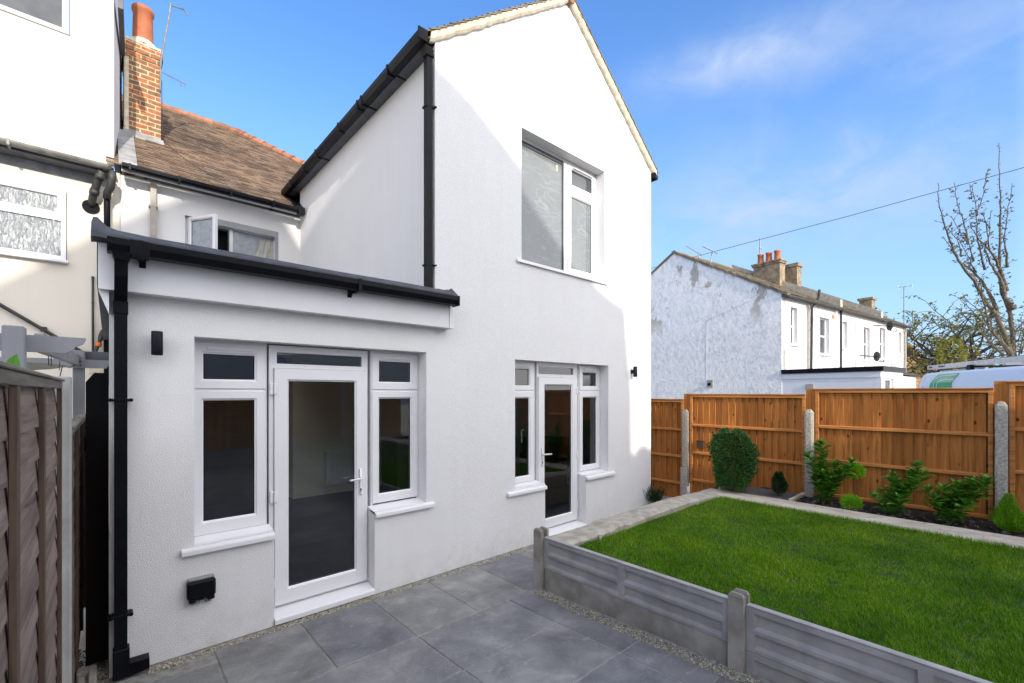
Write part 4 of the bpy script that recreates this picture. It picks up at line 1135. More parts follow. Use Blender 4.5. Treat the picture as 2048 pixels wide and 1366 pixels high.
# old concrete wall along the back edge of the lawn, with a rough top
lw = MB(); r = random.Random(4)
nx = 60
def ztop(x): return .485 - .012 * math.sin(x * 2.1) - .02 * max(0, x - 5.6) + (.018 if 3.95 < x < 4.15 else 0)
vs = []
prof = [(2.80, None), (2.795, -.02), (2.83, 0), (2.93, .006), (3.05, -.002), (3.10, -.015), (3.12, None)]
for i in range(nx + 1):
    x = 3.21 + (6.45 - 3.21) * i / nx
    for (y, dz) in prof:
        if dz is None: vs.append((x, y + r.uniform(-.004, .004), -.05))
        else: vs.append((x, y + r.uniform(-.004, .004), ztop(x) + dz + r.uniform(-.0025, .0025)))
k = len(prof)
fs = [(i * k + j, i * k + j + 1, (i + 1) * k + j + 1, (i + 1) * k + j) for i in range(nx) for j in range(k - 1)] + [tuple(range(k)), tuple(range(nx * k, nx * k + k))[::-1]]
lw.add(vs, fs)
tag(lw.build('low_wall', 'old_concrete'), 'old rough pale concrete kerb wall between the lawn and the white house', 'garden wall')
fl = MB().prism([(3.66, 2.778, .47), (3.69, 2.775, .475), (3.70, 2.76, .39), (3.665, 2.755, .385), (3.655, 2.765, .43)], (.004, .02, .0))
tag(fl.build('paint_flake', 'sail'), 'small white flake of plastic lying over the edge of the old kerb wall', 'litter')

# path and bed
pt = MB(); vs = []; ny = 50
for i in range(ny + 1):
    y = -6 + (3.12 + 6) * i / ny
    e = r.uniform(-.012, .012)
    vs += [(6.345, y, -.05), (6.35, y, .424), (6.62, y, .432), (6.90 + e, y, .428), (6.93 + e, y, .40), (6.93 + e, y, -.05)]
fs = [(i * 6 + j, i * 6 + j + 1, (i + 1) * 6 + j + 1, (i + 1) * 6 + j) for i in range(ny) for j in range(5)] + [tuple(range(6)), tuple(range(ny * 6, ny * 6 + 6))]
struct(pt.add(vs, fs).build('path', 'pathc'))
bed = MB(); vs = []; nX, nY = 10, 90
from mathutils import noise as mnoise
for j in range(nY + 1):
    for i in range(nX + 1):
        x = 6.92 + .70 * i / nX; y = -6 + 9.2 * j / nY
        vs.append((x, y, .385 + .02 * (i / nX) + .035 * mnoise.noise(Vector((x * 6, y * 6, 0))) + .02 * mnoise.noise(Vector((x * 17, y * 17, 5)))))
bed.add(vs, [(j * (nX + 1) + i, j * (nX + 1) + i + 1, (j + 1) * (nX + 1) + i + 1, (j + 1) * (nX + 1) + i) for j in range(nY) for i in range(nX)])
struct(bed.build('soil_bed', 'soil'))
struct(MB().box(6.46, 7.62, 3.13, 12, -.09, -.01).build('side_path', 'joint'))
# small paving piece and edging at the bush
sl1 = MB().bbox(6.96, 7.50, 2.12, 2.95, .40, .425, .006)
tag(sl1.build('paving_slab', 'slab_dark'), 'small dark grey slab laid in the bed under the tall bush', 'paving slab')
ed = thing('edging_strips', 'thin pale concrete edging strips around the dark slab by the fence', 'edging', (7.2, 2.6, .4))
MB().bbox(6.94, 7.55, 2.02, 2.07, .40, .445, .004).build('strip', 'pathc', ed)
MB().bbox(6.94, 7.55, 2.98, 3.02, .40, .46, .004).build('strip', 'pathc', ed)
st = MB(); r = random.Random(9)
for _ in range(260):
    x, y = r.uniform(6.93, 7.5), r.uniform(-1.5, 2.0); s = r.uniform(.006, .022) * (1 if r.random() < .9 else 1.8)
    st.lathe([(0, .40), (s, .405 + s * .2), (s * .7, .41 + s * .7), (0, .41 + s * .8)], x, y, 5)
tag(st.build('stone_litter', 'stone'), 'small stones and clods scattered over the dark soil bed', 'stones', None, 'stuff')
lt = MB()
for _ in range(260):
    x, y, a, s = r.uniform(6.45, 7.45), r.uniform(-1, 2.7), r.uniform(0, 6.28), r.uniform(.008, .028)
    z = .436 if x < 6.9 else .425
    if x < 6.9 and r.random() < .7: s *= .5
    c, d = math.cos(a) * s, math.sin(a) * s
    lt.add([(x - c, y - d, z), (x + d * .3, y - c * .3, z + .004), (x + c, y + d, z + r.uniform(0, .012)), (x - d * .3, y + c * .3, z + .003)], [(0, 1, 2, 3)])
tag(lt.build('leaf_litter', 'litter'), 'dry leaf and twig litter on the path and soil', 'litter', None, 'stuff')

# =================================================================== TIMBER FENCE ON THE RIGHT
FX = 7.6
tf = thing('timber_fence', 'orange brown close board fence with concrete posts behind the planting bed', 'fence', (7.65, 1.5, .2))
FPY = [3.87, 1.985, .10, -1.78, -3.66]
tops = [1.785, 1.878, 1.957, 2.032, 2.10]
for i in range(5):
    ya = 5.75 if i == 0 else FPY[i - 1] - .06
    yb_ = FPY[i] + .06
    if i > 0: ya = FPY[i - 1] - .06
    zt = tops[i]; zb = zt - 1.80
    b = MB(); r = random.Random(40 + i); y = ya
    while y > yb_ + .005:
        w = r.uniform(.098, .112); y2 = max(yb_, y - w)
        x0 = FX + .045
        j = r.uniform(-.003, .003); k_ = r.uniform(-.006, .006)
        b.add([(x0 + .016 + j, y, zb), (x0 - .004 + j, y2 - .012, zb), (x0 + .012, y2 - .012, zb), (x0 + .026, y, zb),
               (x0 + .016 - j, y + k_ * .3, zt - .02), (x0 - .004 - j, y2 - .012 + k_, zt - .02), (x0 + .012, y2 - .012 + k_, zt - .02), (x0 + .026, y + k_ * .3, zt - .02)],
              [(0, 1, 5, 4), (1, 2, 6, 5), (2, 3, 7, 6), (3, 0, 4, 7), (4, 5, 6, 7)])
        y = y2
    pn = b.build('panel', 'cedar', tf)
    for dz in (.53, 1.01, 1.49):
        MB().add([(FX + .002, yb_, zt - dz - .035), (FX + .002, ya, zt - dz - .035), (FX + .002, ya, zt - dz - .004), (FX + .002, yb_, zt - dz - .004),
                  (FX + .0448, yb_, zt - dz - .035), (FX + .0448, ya, zt - dz - .035), (FX + .0448, ya, zt - dz + .006), (FX + .0448, yb_, zt - dz + .006)],
                 [(0, 1, 2, 3), (3, 2, 6, 7), (0, 4, 5, 1), (0, 3, 7, 4), (1, 5, 6, 2)]).build('rail', 'cedarrail', pn)
    MB().bbox(FX - .006, FX + .075, yb_ - .0, ya + (.02 if i else 0), zt - .018, zt + .0, .004).bbox(FX + .008, FX + .044, yb_, ya, zt - .06, zt - .0185, .003).build('cap', 'cedarrail', pn)
    for (q0, q1) in ((ya - .045, ya - .003), (yb_ + .003, yb_ + .045)): MB().bbox(FX + .004, FX + .0395, q0, q1, zb, zt - .061, .003).build('stile', 'cedarrail', pn)
    # timber board filling the step at each post
    if i < 4: MB().box(FX + .03, FX + .05, yb_ - .12, yb_ - .001, .3, tops[i + 1] - .0).build('filler_board', 'cedar', pn)
PT = [1.60, 1.655, 1.80, 1.85]
def cpost(x0, x1, y0, y1, zb, zt, e=.02):
    p = MB(); r = random.Random(int(zt * 100))
    zs = [zb + (zt - .05 - zb) * k / 14 for k in range(15)]
    vs = []
    for z in zs:
        for (x, y) in ((x0, y0 + e), (x0 + e * .6, y0), (x1, y0), (x1, y1), (x0 + e * .6, y1), (x0, y1 - e)):
            vs.append((x + r.uniform(-.002, .002), y + r.uniform(-.002, .002), z))
    vs += [(x0 + .02, (y0 + y1) / 2 - .02, zt), (x1 - .03, (y0 + y1) / 2 - .02, zt), (x1 - .03, (y0 + y1) / 2 + .02, zt), (x0 + .02, (y0 + y1) / 2 + .02, zt)]
    n = len(zs)
    fs = [(i * 6 + k, i * 6 + (k + 1) % 6, (i + 1) * 6 + (k + 1) % 6, (i + 1) * 6 + k) for i in range(n - 1) for k in range(6)]
    o = (n - 1) * 6; t = n * 6
    fs += [(o, o + 1, t), (o + 1, o + 2, t + 1, t), (o + 2, o + 3, t + 2, t + 1), (o + 3, o + 4, t + 3, t + 2), (o + 4, o + 5, t + 3), (o + 5, o, t, t + 3), (t, t + 1, t + 2, t + 3)]
    return p.add(vs, fs)
for i, (y, z) in enumerate(zip(FPY[:4], PT)):
    hw = .05 if i else .042
    cpost(FX - .085, FX + .02, y - hw, y + hw, .25, z).build('post', 'post', tf)
cpost(FX - .11, FX - .086, 3.81, 3.93, .1, .62).build('post_stub', 'post', tf)
bx = thing('fence_box', 'small brown box screwed to the fence beside the first concrete post', 'box', (FX - .02, 3.6, .95))
MB().bbox(FX - .045, FX + .001, 3.545, 3.665, .93, 1.06, .006).bbox(FX - .05, FX + .001, 3.535, 3.675, 1.06, 1.075, .004).build('case', 'brownbox', bx)
MB().tube([(FX - .01, 3.64, 1.07), (FX + .035, 3.65, 1.12), (FX + .04, 3.65, 1.33)], .004, 5).build('cable', 'wire', bx)

# =================================================================== PLANTS
def leaf(m, p, d, n, l, w, fold=.15):
    # pointed oval leaf: p base, d direction, n normal
    d = d.normalized(); s = d.cross(n).normalized(); n = s.cross(d).normalized()
    vs = [p, p + d * l * .35 + s * w * .5 + n * w * fold, p + d * l * .75 + s * w * .38 + n * w * fold * .6 - n * l * .03, p + d * l - n * l * .1,
          p + d * l * .75 - s * w * .38 + n * w * fold * .6 - n * l * .03, p + d * l * .35 - s * w * .5 + n * w * fold, p + d * l * .5]
    m.add(vs, [(0, 1, 6), (1, 2, 6), (2, 3, 6), (3, 4, 6), (4, 5, 6), (5, 0, 6)])

def rv(r, up=0.0):
    v = Vector((r.gauss(0, 1), r.gauss(0, 1), r.gauss(0, 1) + up))
    return v.normalized()

def bush(name, label, cat, x, y, z, H, W, n, ls, lw_, mat, seed, flat=1.0, shape=None, grp='plants in the bed along the fence'):
    r = random.Random(seed)
    t = thing(name, label, cat, (x, y, z), grp)
    m = MB()
    shape = shape or (lambda q: math.sin(math.pi * min(1, .12 + q * .8)) ** .5)
    for _ in range(n):
        q = r.random() ** .8; a = r.uniform(0, 6.283)
        lump = 1 + .13 * math.sin(a * 3 + q * 7 + seed) + .09 * math.sin(a * 7 - q * 11) + .06 * math.sin(a * 13 + q * 23)
        rad = W * shape(q) * lump * (r.uniform(.35, 1.05) ** .45)
        p = Vector((x + rad * math.cos(a) * flat, y + rad * math.sin(a), z + .04 + q * H * (.96 + .035 * math.sin(a * 3 + seed) + .04 * math.sin(a * 8 + rad * 40))))
        out = Vector((math.cos(a), math.sin(a), .7)).normalized()
        leaf(m, p, (out + rv(r) * .7), rv(r, .8), ls * r.uniform(.7, 1.3), lw_ * r.uniform(.7, 1.3))
    m.build('foliage', mat, t)
    s = MB()
    for k in range(9):
        a = r.uniform(0, 6.28); h = H * r.uniform(.6, .95)
        s.tube([(x + .01 * math.cos(a), y + .01 * math.sin(a), z - .03), (x + W * .4 * math.cos(a), y + W * .4 * math.sin(a), z + h * .5), (x + W * .75 * math.cos(a), y + W * .75 * math.sin(a), z + h)], [.008, .005, .002], 5)
    s.build('stem', 'barkdark', t)
    return t
bush('round_bush', 'tall dense dark green small leaved bush in front of the fence', 'bush', 6.93, 2.80, .42, .88, .272, 24000, .026, .013, 'bushleaf', 2,
     shape=lambda q: .66 + .40 * math.sin(q * 2.5) if q < .70 else (.66 + .40 * math.sin(.70 * 2.5)) * math.sqrt(max(.02, 1 - ((q - .70) / .31) ** 2)))
bush('dwarf_conifer', 'small dark green dwarf conifer on the soil right of the tall bush', 'shrub', 7.12, 2.24, .42, .30, .085, 3600, .024, .008, 'coneleaf', 3,
     shape=lambda q: math.sin(math.pi * (.18 + q * .80)) ** .7)

def laurel(label, x, y, z, stems, seed, ll=.075, n0=9):
    r = random.Random(seed)
    t = thing('laurel_plant', label, 'shrub', (x, y, z), 'glossy laurel plants along the fence')
    m = MB(); s = MB()
    for (dx, dy, h, start) in stems:
        pts = []
        for k in range(7):
            q = k / 6
            pts.append(Vector((x + dx * q ** 1.2 + .012 * math.sin(k * 1.7 + seed), y + dy * q ** 1.2 + .012 * math.cos(k * 2.1), z - .03 + (h + .03) * q)))
        s.tube([tuple(p) for p in pts], [.007, .0065, .006, .005, .004, .003, .002], 6)
        nl = int(n0 * 1.5 * h / .4)
        for i in range(nl * 3):
            q = start + (1 - start) * (i / (nl * 3)); kk = min(5, int(q * 6)); f = q * 6 - kk
            p = pts[kk].lerp(pts[kk + 1], min(1, f)); a = i * 2.4 + r.uniform(-.4, .4)
            d = Vector((math.cos(a), math.sin(a), r.uniform(.15, .9)))
            leaf(m, p + d.normalized() * .012, d, Vector((-d.x * .4, -d.y * .4, 1)) + rv(r) * .35, ll * r.uniform(.8, 1.35), ll * .56 * r.uniform(.8, 1.1), .22)
        for i in range(6):
            a = i * 1.05 + seed; d = Vector((math.cos(a), math.sin(a), 1.3 + r.uniform(-.5, .6)))
            leaf(m, pts[6], d, Vector((-d.x, -d.y, .8)), ll * r.uniform(.8, 1.1), ll * .4, .22)
    m.build('foliage', 'laurel', t); s.build('stem', 'stem', t)
    return t
laurel('tallest laurel with pale young leaves beside the middle concrete post', 7.20, 1.72, .41, [(-.12, .14, .62, .3), (.02, .02, .78, .35), (.08, -.14, .52, .2), (.02, -.22, .45, .15), (-.10, -.05, .40, .1), (.1, .10, .36, .1), (.06, -.3, .56, .25), (-.04, -.1, .3, .1)], 1, .105)
laurel('leggy laurel with two long leaning shoots in the middle of the bed', 7.10, 1.0, .41, [(.14, -.24, .60, .25), (.06, -.02, .46, .3), (.02, -.30, .52, .35), (-.08, .14, .20, .1), (.05, .1, .24, .1), (-.1, -.1, .22, .1), (.02, -.12, .34, .1)], 2, .10)
laurel('broad laurel with large deep green leaves nearest the right hand post', 7.12, .50, .41, [(.1, -.30, .50, .4), (.0, .16, .32, .2), (-.1, .10, .25, .1), (.05, -.08, .42, .2), (-.06, -.14, .24, .1), (.08, -.20, .46, .35), (.0, .03, .36, .1)], 3, .115)

def needle_ball(t, cx, cy, cz, R0, n, mat, seed, ln=.05, up=.2, flat=.85):
    r = random.Random(seed); m = MB()
    for _ in range(n):
        d = rv(r, up); p = Vector((cx, cy, cz)) + Vector((d.x, d.y, d.z * flat)) * R0 * r.uniform(.45, .95)
        leaf(m, p, d + rv(r) * .35 + Vector((0, 0, .3)), rv(r), ln * r.uniform(.7, 1.2), .007, .1)
    return m.build('foliage', mat, t)
t = thing('standard_pine', 'lime green ball of needles on a bare stem, the upper one by the middle post', 'shrub', (7.38, 1.43, .42), 'lime green needle shrubs')
needle_ball(t, 7.38, 1.42, .86, .105, 1500, 'lime', 5, .045)
MB().tube([(7.38, 1.44, .38), (7.385, 1.43, .6), (7.38, 1.42, .82)], .007, 7).build('stem', 'bark', t)
t = thing('needle_shrub', 'low lime green needle mound on the soil below the balled one', 'shrub', (7.12, 1.40, .42), 'lime green needle shrubs')
needle_ball(t, 7.12, 1.40, .48, .10, 1500, 'lime', 6, .05, .6, .75)
MB().tube([(7.12, 1.40, .38), (7.12, 1.40, .47)], .008, 7).build('stem', 'bark', t)
t = thing('golden_conifer', 'yellow green feathery conifer at the foot of the right hand concrete post', 'shrub', (7.16, .05, .42))
r = random.Random(8); m = MB()
for _ in range(7500):
    q = r.random(); a = r.uniform(0, 6.28); sh = (1 - q) ** .8 * (.55 + 1.1 * min(q * 3, 1)) * .105
    rad = sh * (r.uniform(.2, 1.15) ** .5) * (1 + .25 * math.sin(a * 5 + q * 6))
    hh = .36 if math.sin(a * 1.0 + 1) > .3 else .25
    p = Vector((7.16 + rad * math.cos(a), .03 + rad * math.sin(a) * .95, .42 + q * hh))
    leaf(m, p, Vector((math.cos(a) * .5, math.sin(a) * .5, 1.0)) + rv(r) * .25, rv(r), .055 * r.uniform(.6, 1.2), .005, .1)
m.build('foliage', 'lime2', t)
MB().tube([(7.16, .03, .38), (7.16, .03, .6)], [.008, .003], 7).build('stem', 'bark', t)
wd = thing('weed_clump', 'tiny dark weeds at the wall foot where fence meets the white house', 'weed', (6.62, 3.9, .0))
m = MB(); r = random.Random(12)
for _ in range(240):
    a = r.uniform(0, 6.28); p = Vector((6.62 + r.gauss(0, .05), 3.90 + r.gauss(0, .05), .1))
    leaf(m, p, Vector((math.cos(a), math.sin(a), 2.2)), rv(r), r.uniform(.10, .34), .008)
m.build('foliage', 'coneleaf', wd)
lf = thing('climber_leaf', 'glossy green leaves peeping over the lap fence at left edge', 'plant', (-.34, 2.6, 1.9))
m = MB()
for i in range(9):
    a = i * .7
    leaf(m, Vector((-.30 - .01 * i, 2.45 + .015 * i, 1.93 + .008 * i)), Vector((.35 * math.cos(a), .7 * math.sin(a) + .4, .8 - .2 * i)), Vector((1, -.6, .4)), .14, .055)
m.build('foliage', 'laurel', lf)
MB().tube([(-.32, 2.5, 1.6), (-.31, 2.47, 1.95)], .005, 6).build('stem', 'stem', lf)

# =================================================================== LAP FENCE ON THE LEFT
LX = -.18
lf_ = thing('lap_fence', 'weathered brown overlap fence with pale concrete post at left, grey cap', 'fence', (-.2, 3.3, 0))
def lap(ya, yb_, zt, bats, wb, X, name='panel'):
    p = MB(); r = random.Random(int(ya * 10) + 3)
    nb_ = int((zt - .04) / .118)
    ns = 60
    ph = [r.uniform(0, 6) for _ in range(nb_ + 1)]
    for k in range(nb_):
        z1 = zt - .035 - k * .118; z0 = z1 - .142
        vs = []
        for i in range(ns + 1):
            y = ya + (yb_ - ya) * i / ns
            wv = .005 * math.sin(y * 2.2 + ph[k]) + .0015 * math.sin(y * 17 + ph[k] * 2) + .001 * math.sin(y * 41 + ph[k])
            q = .0025 * math.sin(y * 3 + ph[k])
            vs += [(X - .029, y, z1), (X - .0175 + q, y, z0 + .03), (X - .016 + q, y, z0 + wv), (X - .024 + q, y, z0 + wv), (X - .036, y, z1)]
        p.add(vs, [(i * 5 + j, (i + 1) * 5 + j, (i + 1) * 5 + (j + 1) % 5, i * 5 + (j + 1) % 5) for i in range(ns) for j in range(5)])
    pn = p.build(name, 'lap', lf_)
    b = MB()
    for y in bats: b.bbox(X - .018, X, y - wb, y, .04, zt - .036, .002)
    b.build('batten', 'batten', pn)
    MB().bbox(X - .018, X + .001, ya, yb_, zt - .036, zt, .002).bbox(X - .05, X + .010, ya, yb_ - .003, zt + .001, zt + .013, .003).build('cap', 'greycap', pn)
    return pn
lap(1.25, 3.29, 1.955, [1.30, 1.81, 2.477, 3.28], .045, LX)
lap(3.44, 5.42, 1.70, [3.50, 4.2, 4.9, 5.40], .045, -.150)
lap(-.75, 1.12, 1.955, [-.7, -.2, .4, 1.1], .045, LX)
for (y, z, x) in ((3.38, 1.985, -.150), (1.185, 1.98, -.165)):
    MB().bbox(x - .10, x, y - .05, y + .05, -.05, z, .006).build('post', 'whitepost', lf_)
# black gate
gtb = thing('garden_gate', 'tall black boarded side gate with a clipped top corner beside the white wall', 'gate', (-.07, 4.2, 0))
gm = MB().prism([(-.118, 4.19, .05), (-.001, 4.19, .05), (-.001, 4.19, 2.035), (-.075, 4.19, 2.035), (-.118, 4.19, 1.97)], (0, .035, 0)).build('boards', 'blackmat', gtb)
MB().bbox(-.125, -.001, 4.226, 4.27, 1.5, 1.6, .004).build('brace', 'blackmat', gtb)
db = thing('concrete_offcuts', 'grey concrete offcuts lying on the gravel at the foot of the black gate', 'rubble', (-.1, 3.8, 0))
for (x0, x1, y0, y1, h) in ((-.15, -.115, 3.55, 4.05, .05), (-.10, -.06, 3.62, 4.12, .07), (-.16, -.07, 4.08, 4.16, .06)):
    MB().bbox(x0, x1, y0, y1, -.01, h, .006).build('piece', 'concrete2', db)

# pergola in the neighbour's garden
pg = thing('pergola', 'grey painted timber pergola standing beyond the lap fence', 'pergola', (-.6, 5.0, 0))
MB().bbox(-.455, -.365, 3.83, 3.93, 0, 2.285, .006).build('post', 'pergola', pg)
MB().bbox(-.275, -.185, 6.36, 6.46, 0, 2.33, .006).build('post', 'pergola', pg)
MB().bbox(-2.4, -2.31, 6.36, 6.46, 0, 2.33, .006).build('post', 'pergola', pg)
MB().bbox(-2.6, -2.51, 3.83, 3.93, 0, 2.28, .006).build('post', 'pergola', pg)
bm_ = [(-.456, 3.90, 2.245), (-.456, 3.90, 2.145), (-.20, 3.90, 2.145), (-.17, 3.90, 2.165), (-.155, 3.90, 2.19), (-.125, 3.90, 2.205), (-.11, 3.90, 2.235), (-.11, 3.90, 2.245)]
MB().prism([(-3.0, 3.935, 2.245), (-3.0, 3.935, 2.145)] + [(a, 3.935, c) for a, b, c in bm_[2:]], (0, .04, 0)).build('beam', 'pergola', pg)
MB().prism([(-.34, 3.98, 2.26), (-.34, 3.98, 2.15), (-.27, 6.35, 2.18), (-.27, 6.35, 2.28)], (.045, 0, 0)).build('rafter', 'pergola', pg)
MB().prism([(-1.3, 3.98, 2.26), (-1.3, 3.98, 2.15), (-1.3, 6.35, 2.18), (-1.3, 6.35, 2.28)], (.045, 0, 0)).build('rafter', 'pergola', pg)
MB().prism([(-2.9, 6.315, 2.235), (-2.9, 6.315, 2.15), (-.02, 6.315, 2.15), (.0, 6.315, 2.19), (.0, 6.315, 2.235)], (0, .04, 0)).build('beam', 'pergola', pg)
MB().bbox(-.27, .0, 6.465, 6.62, 2.24, 2.33, .004).build('box_gutter', 'soffit', pg)
bl = MB()
for (x, z) in ((-.265, 2.175), (-.265, 2.215), (-.215, 2.175), (-.215, 2.215)): bl.tube([(x, 6.306, z), (x, 6.316, z)], .007, 6)
bl.build('bolt', 'blackmat', pg)
sa = thing('shade_sail', 'pale canvas shade sail hanging loose under the grey pergola', 'shade sail', (-1.0, 5.5, 2.0))
vs = []
for i in range(15):
    for j in range(4):
        x = -2.3 + 2.03 * i / 14; vs.append((x, 5.6 + .2 * j, 2.15 - .055 * math.sin(i / 14 * math.pi) * j * .5 - .012 * math.sin(i * 1.9 + j)))
MB().add(vs, [(i * 4 + j, i * 4 + j + 1, (i + 1) * 4 + j + 1, (i + 1) * 4 + j) for i in range(14) for j in range(3)]).build('canvas', 'sail', sa)
MB().tube([(-.28, 5.9, 2.13), (-.24, 6.33, 2.19)], .004, 5).tube([(-.30, 5.5, 2.13), (-.33, 5.2, 1.85)], .004, 5).build('rope', 'wire', sa)
hk = thing('hooks', 'small wire hooks hanging from the pergola rafter', 'hooks', (-.3, 4.8, 2.1))
h = MB()
for y in (4.55, 4.75, 5.5): h.tube([(-.318, y, 2.17), (-.318, y, 2.13), (-.318, y + .012, 2.11), (-.318, y, 2.095), (-.318, y - .012, 2.105)], .003, 5)
h.build('hook', 'wire', hk)

# =================================================================== TERRACE ON THE RIGHT
TT = Matrix.Translation((16.8, 5.2, 0)) @ Matrix.Rotation(R(-7), 4, 'Z')
def tw(u, v, z): return tuple(TT @ Vector((u, v, z)))
TR = (7.62 - 5.25) / 4.17
def twin(par, u0, u1, z0, z1, split=None, plain=False):
    f = MB(TT).ring(u0, u1, z0, z1, .05, .12, .17, .01)
    zs = split or (z0 + z1) / 2
    f.box(u0 + .05, u1 - .05, .125, .165, zs - .03, zs + .03)
    f = f.build('window', UP, par)
    MB(TT).quad((u0 + .05, .15, z0 + .05), (u1 - .05, .15, z0 + .05), (u1 - .05, .15, zs - .03), (u0 + .05, .15, zs - .03)).build('pane', 'darkglass', f)
    MB(TT).quad((u0 + .05, .15, zs + .03), (u1 - .05, .15, zs + .03), (u1 - .05, .15, z1 - .05), (u0 + .05, .15, z1 - .05)).build('pane', 'darkglass', f)
    MB(TT).bbox(u0 - .06, u1 + .06, -.06, .12, z0 - .08, z0 - .001, .005).build('sill', 'old_white', f)
def thouse(label, u0, u1, wins, wallmat='old_white', gable=False, off=0.0):
    t = thing('terraced_house', label, 'house', tw((u0 + u1) / 2, 2, 0), 'white terraced houses beyond the fence')
    us = sorted(set([u0, u1] + [a for q in wins for a in q[:2]])); zs = sorted(set([0, 5.2] + [a for q in wins for a in q[2:]]))
    MB(TT).wall(us, zs, wins, off, .3).build('wall', wallmat, t)
    for q in wins: twin(t, *q)
    MB(TT).prism([(u0, -.14, 5.20), (u0, 4.17, 7.60), (u0, 8.5, 5.2), (u0, 8.5, 5.1), (u0, -.14, 5.12)], (u1 - u0, 0, 0)).build('roof_deck', 'slateold', t)
    n = math.hypot(1, TR)
    tile_roof('roof', 'slateold', t, (u0, -.18, 5.22 - .18 * TR + .05), (1, 0, 0), (0, 1, TR), u1 - u0 - .02, 4.35 * n, lambda u, v: 0 < u < u1 - u0 - .05 and v < 4.33 * n, .25, .22, .02, T=TT, jit=.012)
    g = MB(TT).tube([(u0 + .01, -.17, 5.12), (u1 - .01, -.17, 5.14)], .055, 8); g.build('gutter', 'soilpipe', t)
    MB(TT).tube([(u0, 4.17, 7.66), (u1, 4.17, 7.66)], .09, 8).build('ridge', 'slateold', t)
    return t
hA = thouse('end terraced house with flaking trowelled gable and tall chimney, nearest the white house', 0.0, 4.5, [(.63, 1.12, 3.58, 4.84), (2.95, 3.80, 3.36, 4.72)])
gb = MB(TT); vs = []
gb.prism([(-.02, 0, 0), (-.02, 0, 5.30), (-.02, 4.17, 7.62), (-.02, 8.4, 5.25), (-.02, 8.4, 0)][::-1], (.3, 0, 0))
gb.build('gable_wall', 'gable', hA)
vg = MB(TT); r = random.Random(77)
for i in range(30):
    v0 = -.2 + 4.4 * i / 30; v1 = v0 + 4.4 / 30; j = r.uniform(-.012, .012)
    z0, z1 = 5.27 + v0 * (7.66 - 5.27) / 4.17, 5.27 + v1 * (7.66 - 5.27) / 4.17
    vg.prism([(-.06 + j, v0, z0 - .05 + j), (-.06 + j, v1, z1 - .05 + j), (-.06 + j, v1, z1 + .06), (-.06 + j, v0, z0 + .06 + j)], (.2, 0, 0))
vg.prism([(-.06, 4.17, 7.70), (-.06, 4.17, 7.60), (-.06, 8.5, 5.15), (-.06, 8.5, 5.25)], (.15, 0, 0))
vg.build('verge', 'slateold', hA)
rs = MB(TT)   # raised ledge line and old lean-to scar in the render
rs.prism([(-.025, 2.69, 4.66), (-.025, 1.0, 5.17), (-.025, 1.0, 5.19), (-.025, 2.69, 4.68)], (-.012, 0, 0))
rs.prism([(-.0205, 2.70, 4.66), (-.0205, 2.72, 4.66), (-.0205, 2.72, 2.2), (-.0205, 2.70, 2.2)], (-.006, 0, 0))
rs.build('render_ledge', 'gable', hA)
vt = MB(TT).box(-.05, -.021, 2.45, 2.68, 2.1, 2.37).build('vent_plate', 'concrete2', hA)
MB(TT).lathe([(.06, 2.2)], 0, 0, 3) if False else None
MB().tube([tw(-.05, 2.57, 2.22), tw(-.10, 2.57, 2.21)], .055, 12).build('flue', 'blackmat', vt)
hB = thouse('middle terraced house with a wide pale soil pipe between its upper windows', 4.5, 9.0, [(5.06, 5.55, 3.66, 4.75), (7.31, 8.06, 3.30, 4.71)], off=.0)
hC = thouse('far end terraced house with small chimney and black porch roof', 9.0, 13.0, [(9.25, 10.02, 3.44, 4.85), (11.86, 12.32, 3.75, 4.83)], off=.0)
MB(TT).box(12.99, 13.0, .3, 8.4, 0, 5.2).build('end_wall', 'old_white', hC)
# party wall parapets
for u, par in ((4.5, hA), (9.0, hB)):
    q = MB(TT).prism([(u - .12, -.16, 5.15), (u - .12, -.16, 5.52), (u - .12, 4.17, 7.88), (u - .12, 4.17, 7.5)], (.24, 0, 0))
    q.build('parapet', 'old_concrete', par)
# chimneys
c1 = MB(TT).box(4.15, 4.62, 1.95, 3.05, 5.9, 7.42).box(4.10, 4.67, 1.90, 3.10, 7.421, 7.50).box(4.07, 4.70, 1.87, 3.13, 7.501, 7.56).build('chimney', 'chimrender', hA)
for v in (2.15, 2.5, 2.85): MB().lathe([(.12, 7.55), (.13, 7.60), (.115, 7.93), (.135, 7.95), (.135, 8.0), (.1, 8.0)], *tw(4.38, v, 0)[:2], 14).build('chimney_pot', 'pot', c1, True)
MB(TT).box(5.2, 5.62, 1.72, 2.25, 6.0, 7.38).box(5.15, 5.67, 1.67, 2.30, 7.381, 7.52).build('chimney', 'chimrender', hB)
MB(TT).box(12.5, 12.98, 1.25, 1.80, 5.6, 6.72).box(12.44, 13.04, 1.19, 1.86, 6.721, 6.84).build('chimney', 'chimrender', hC)
rr_ = MB(TT); u = 6.0
while u < 8.9: rr_.tube([(u, 2.6, 6.85), (u + .28, 2.6, 6.85)], [.10, .12], 8); u += .28
rr_.build('ridge', 'tile_ridge', hB)
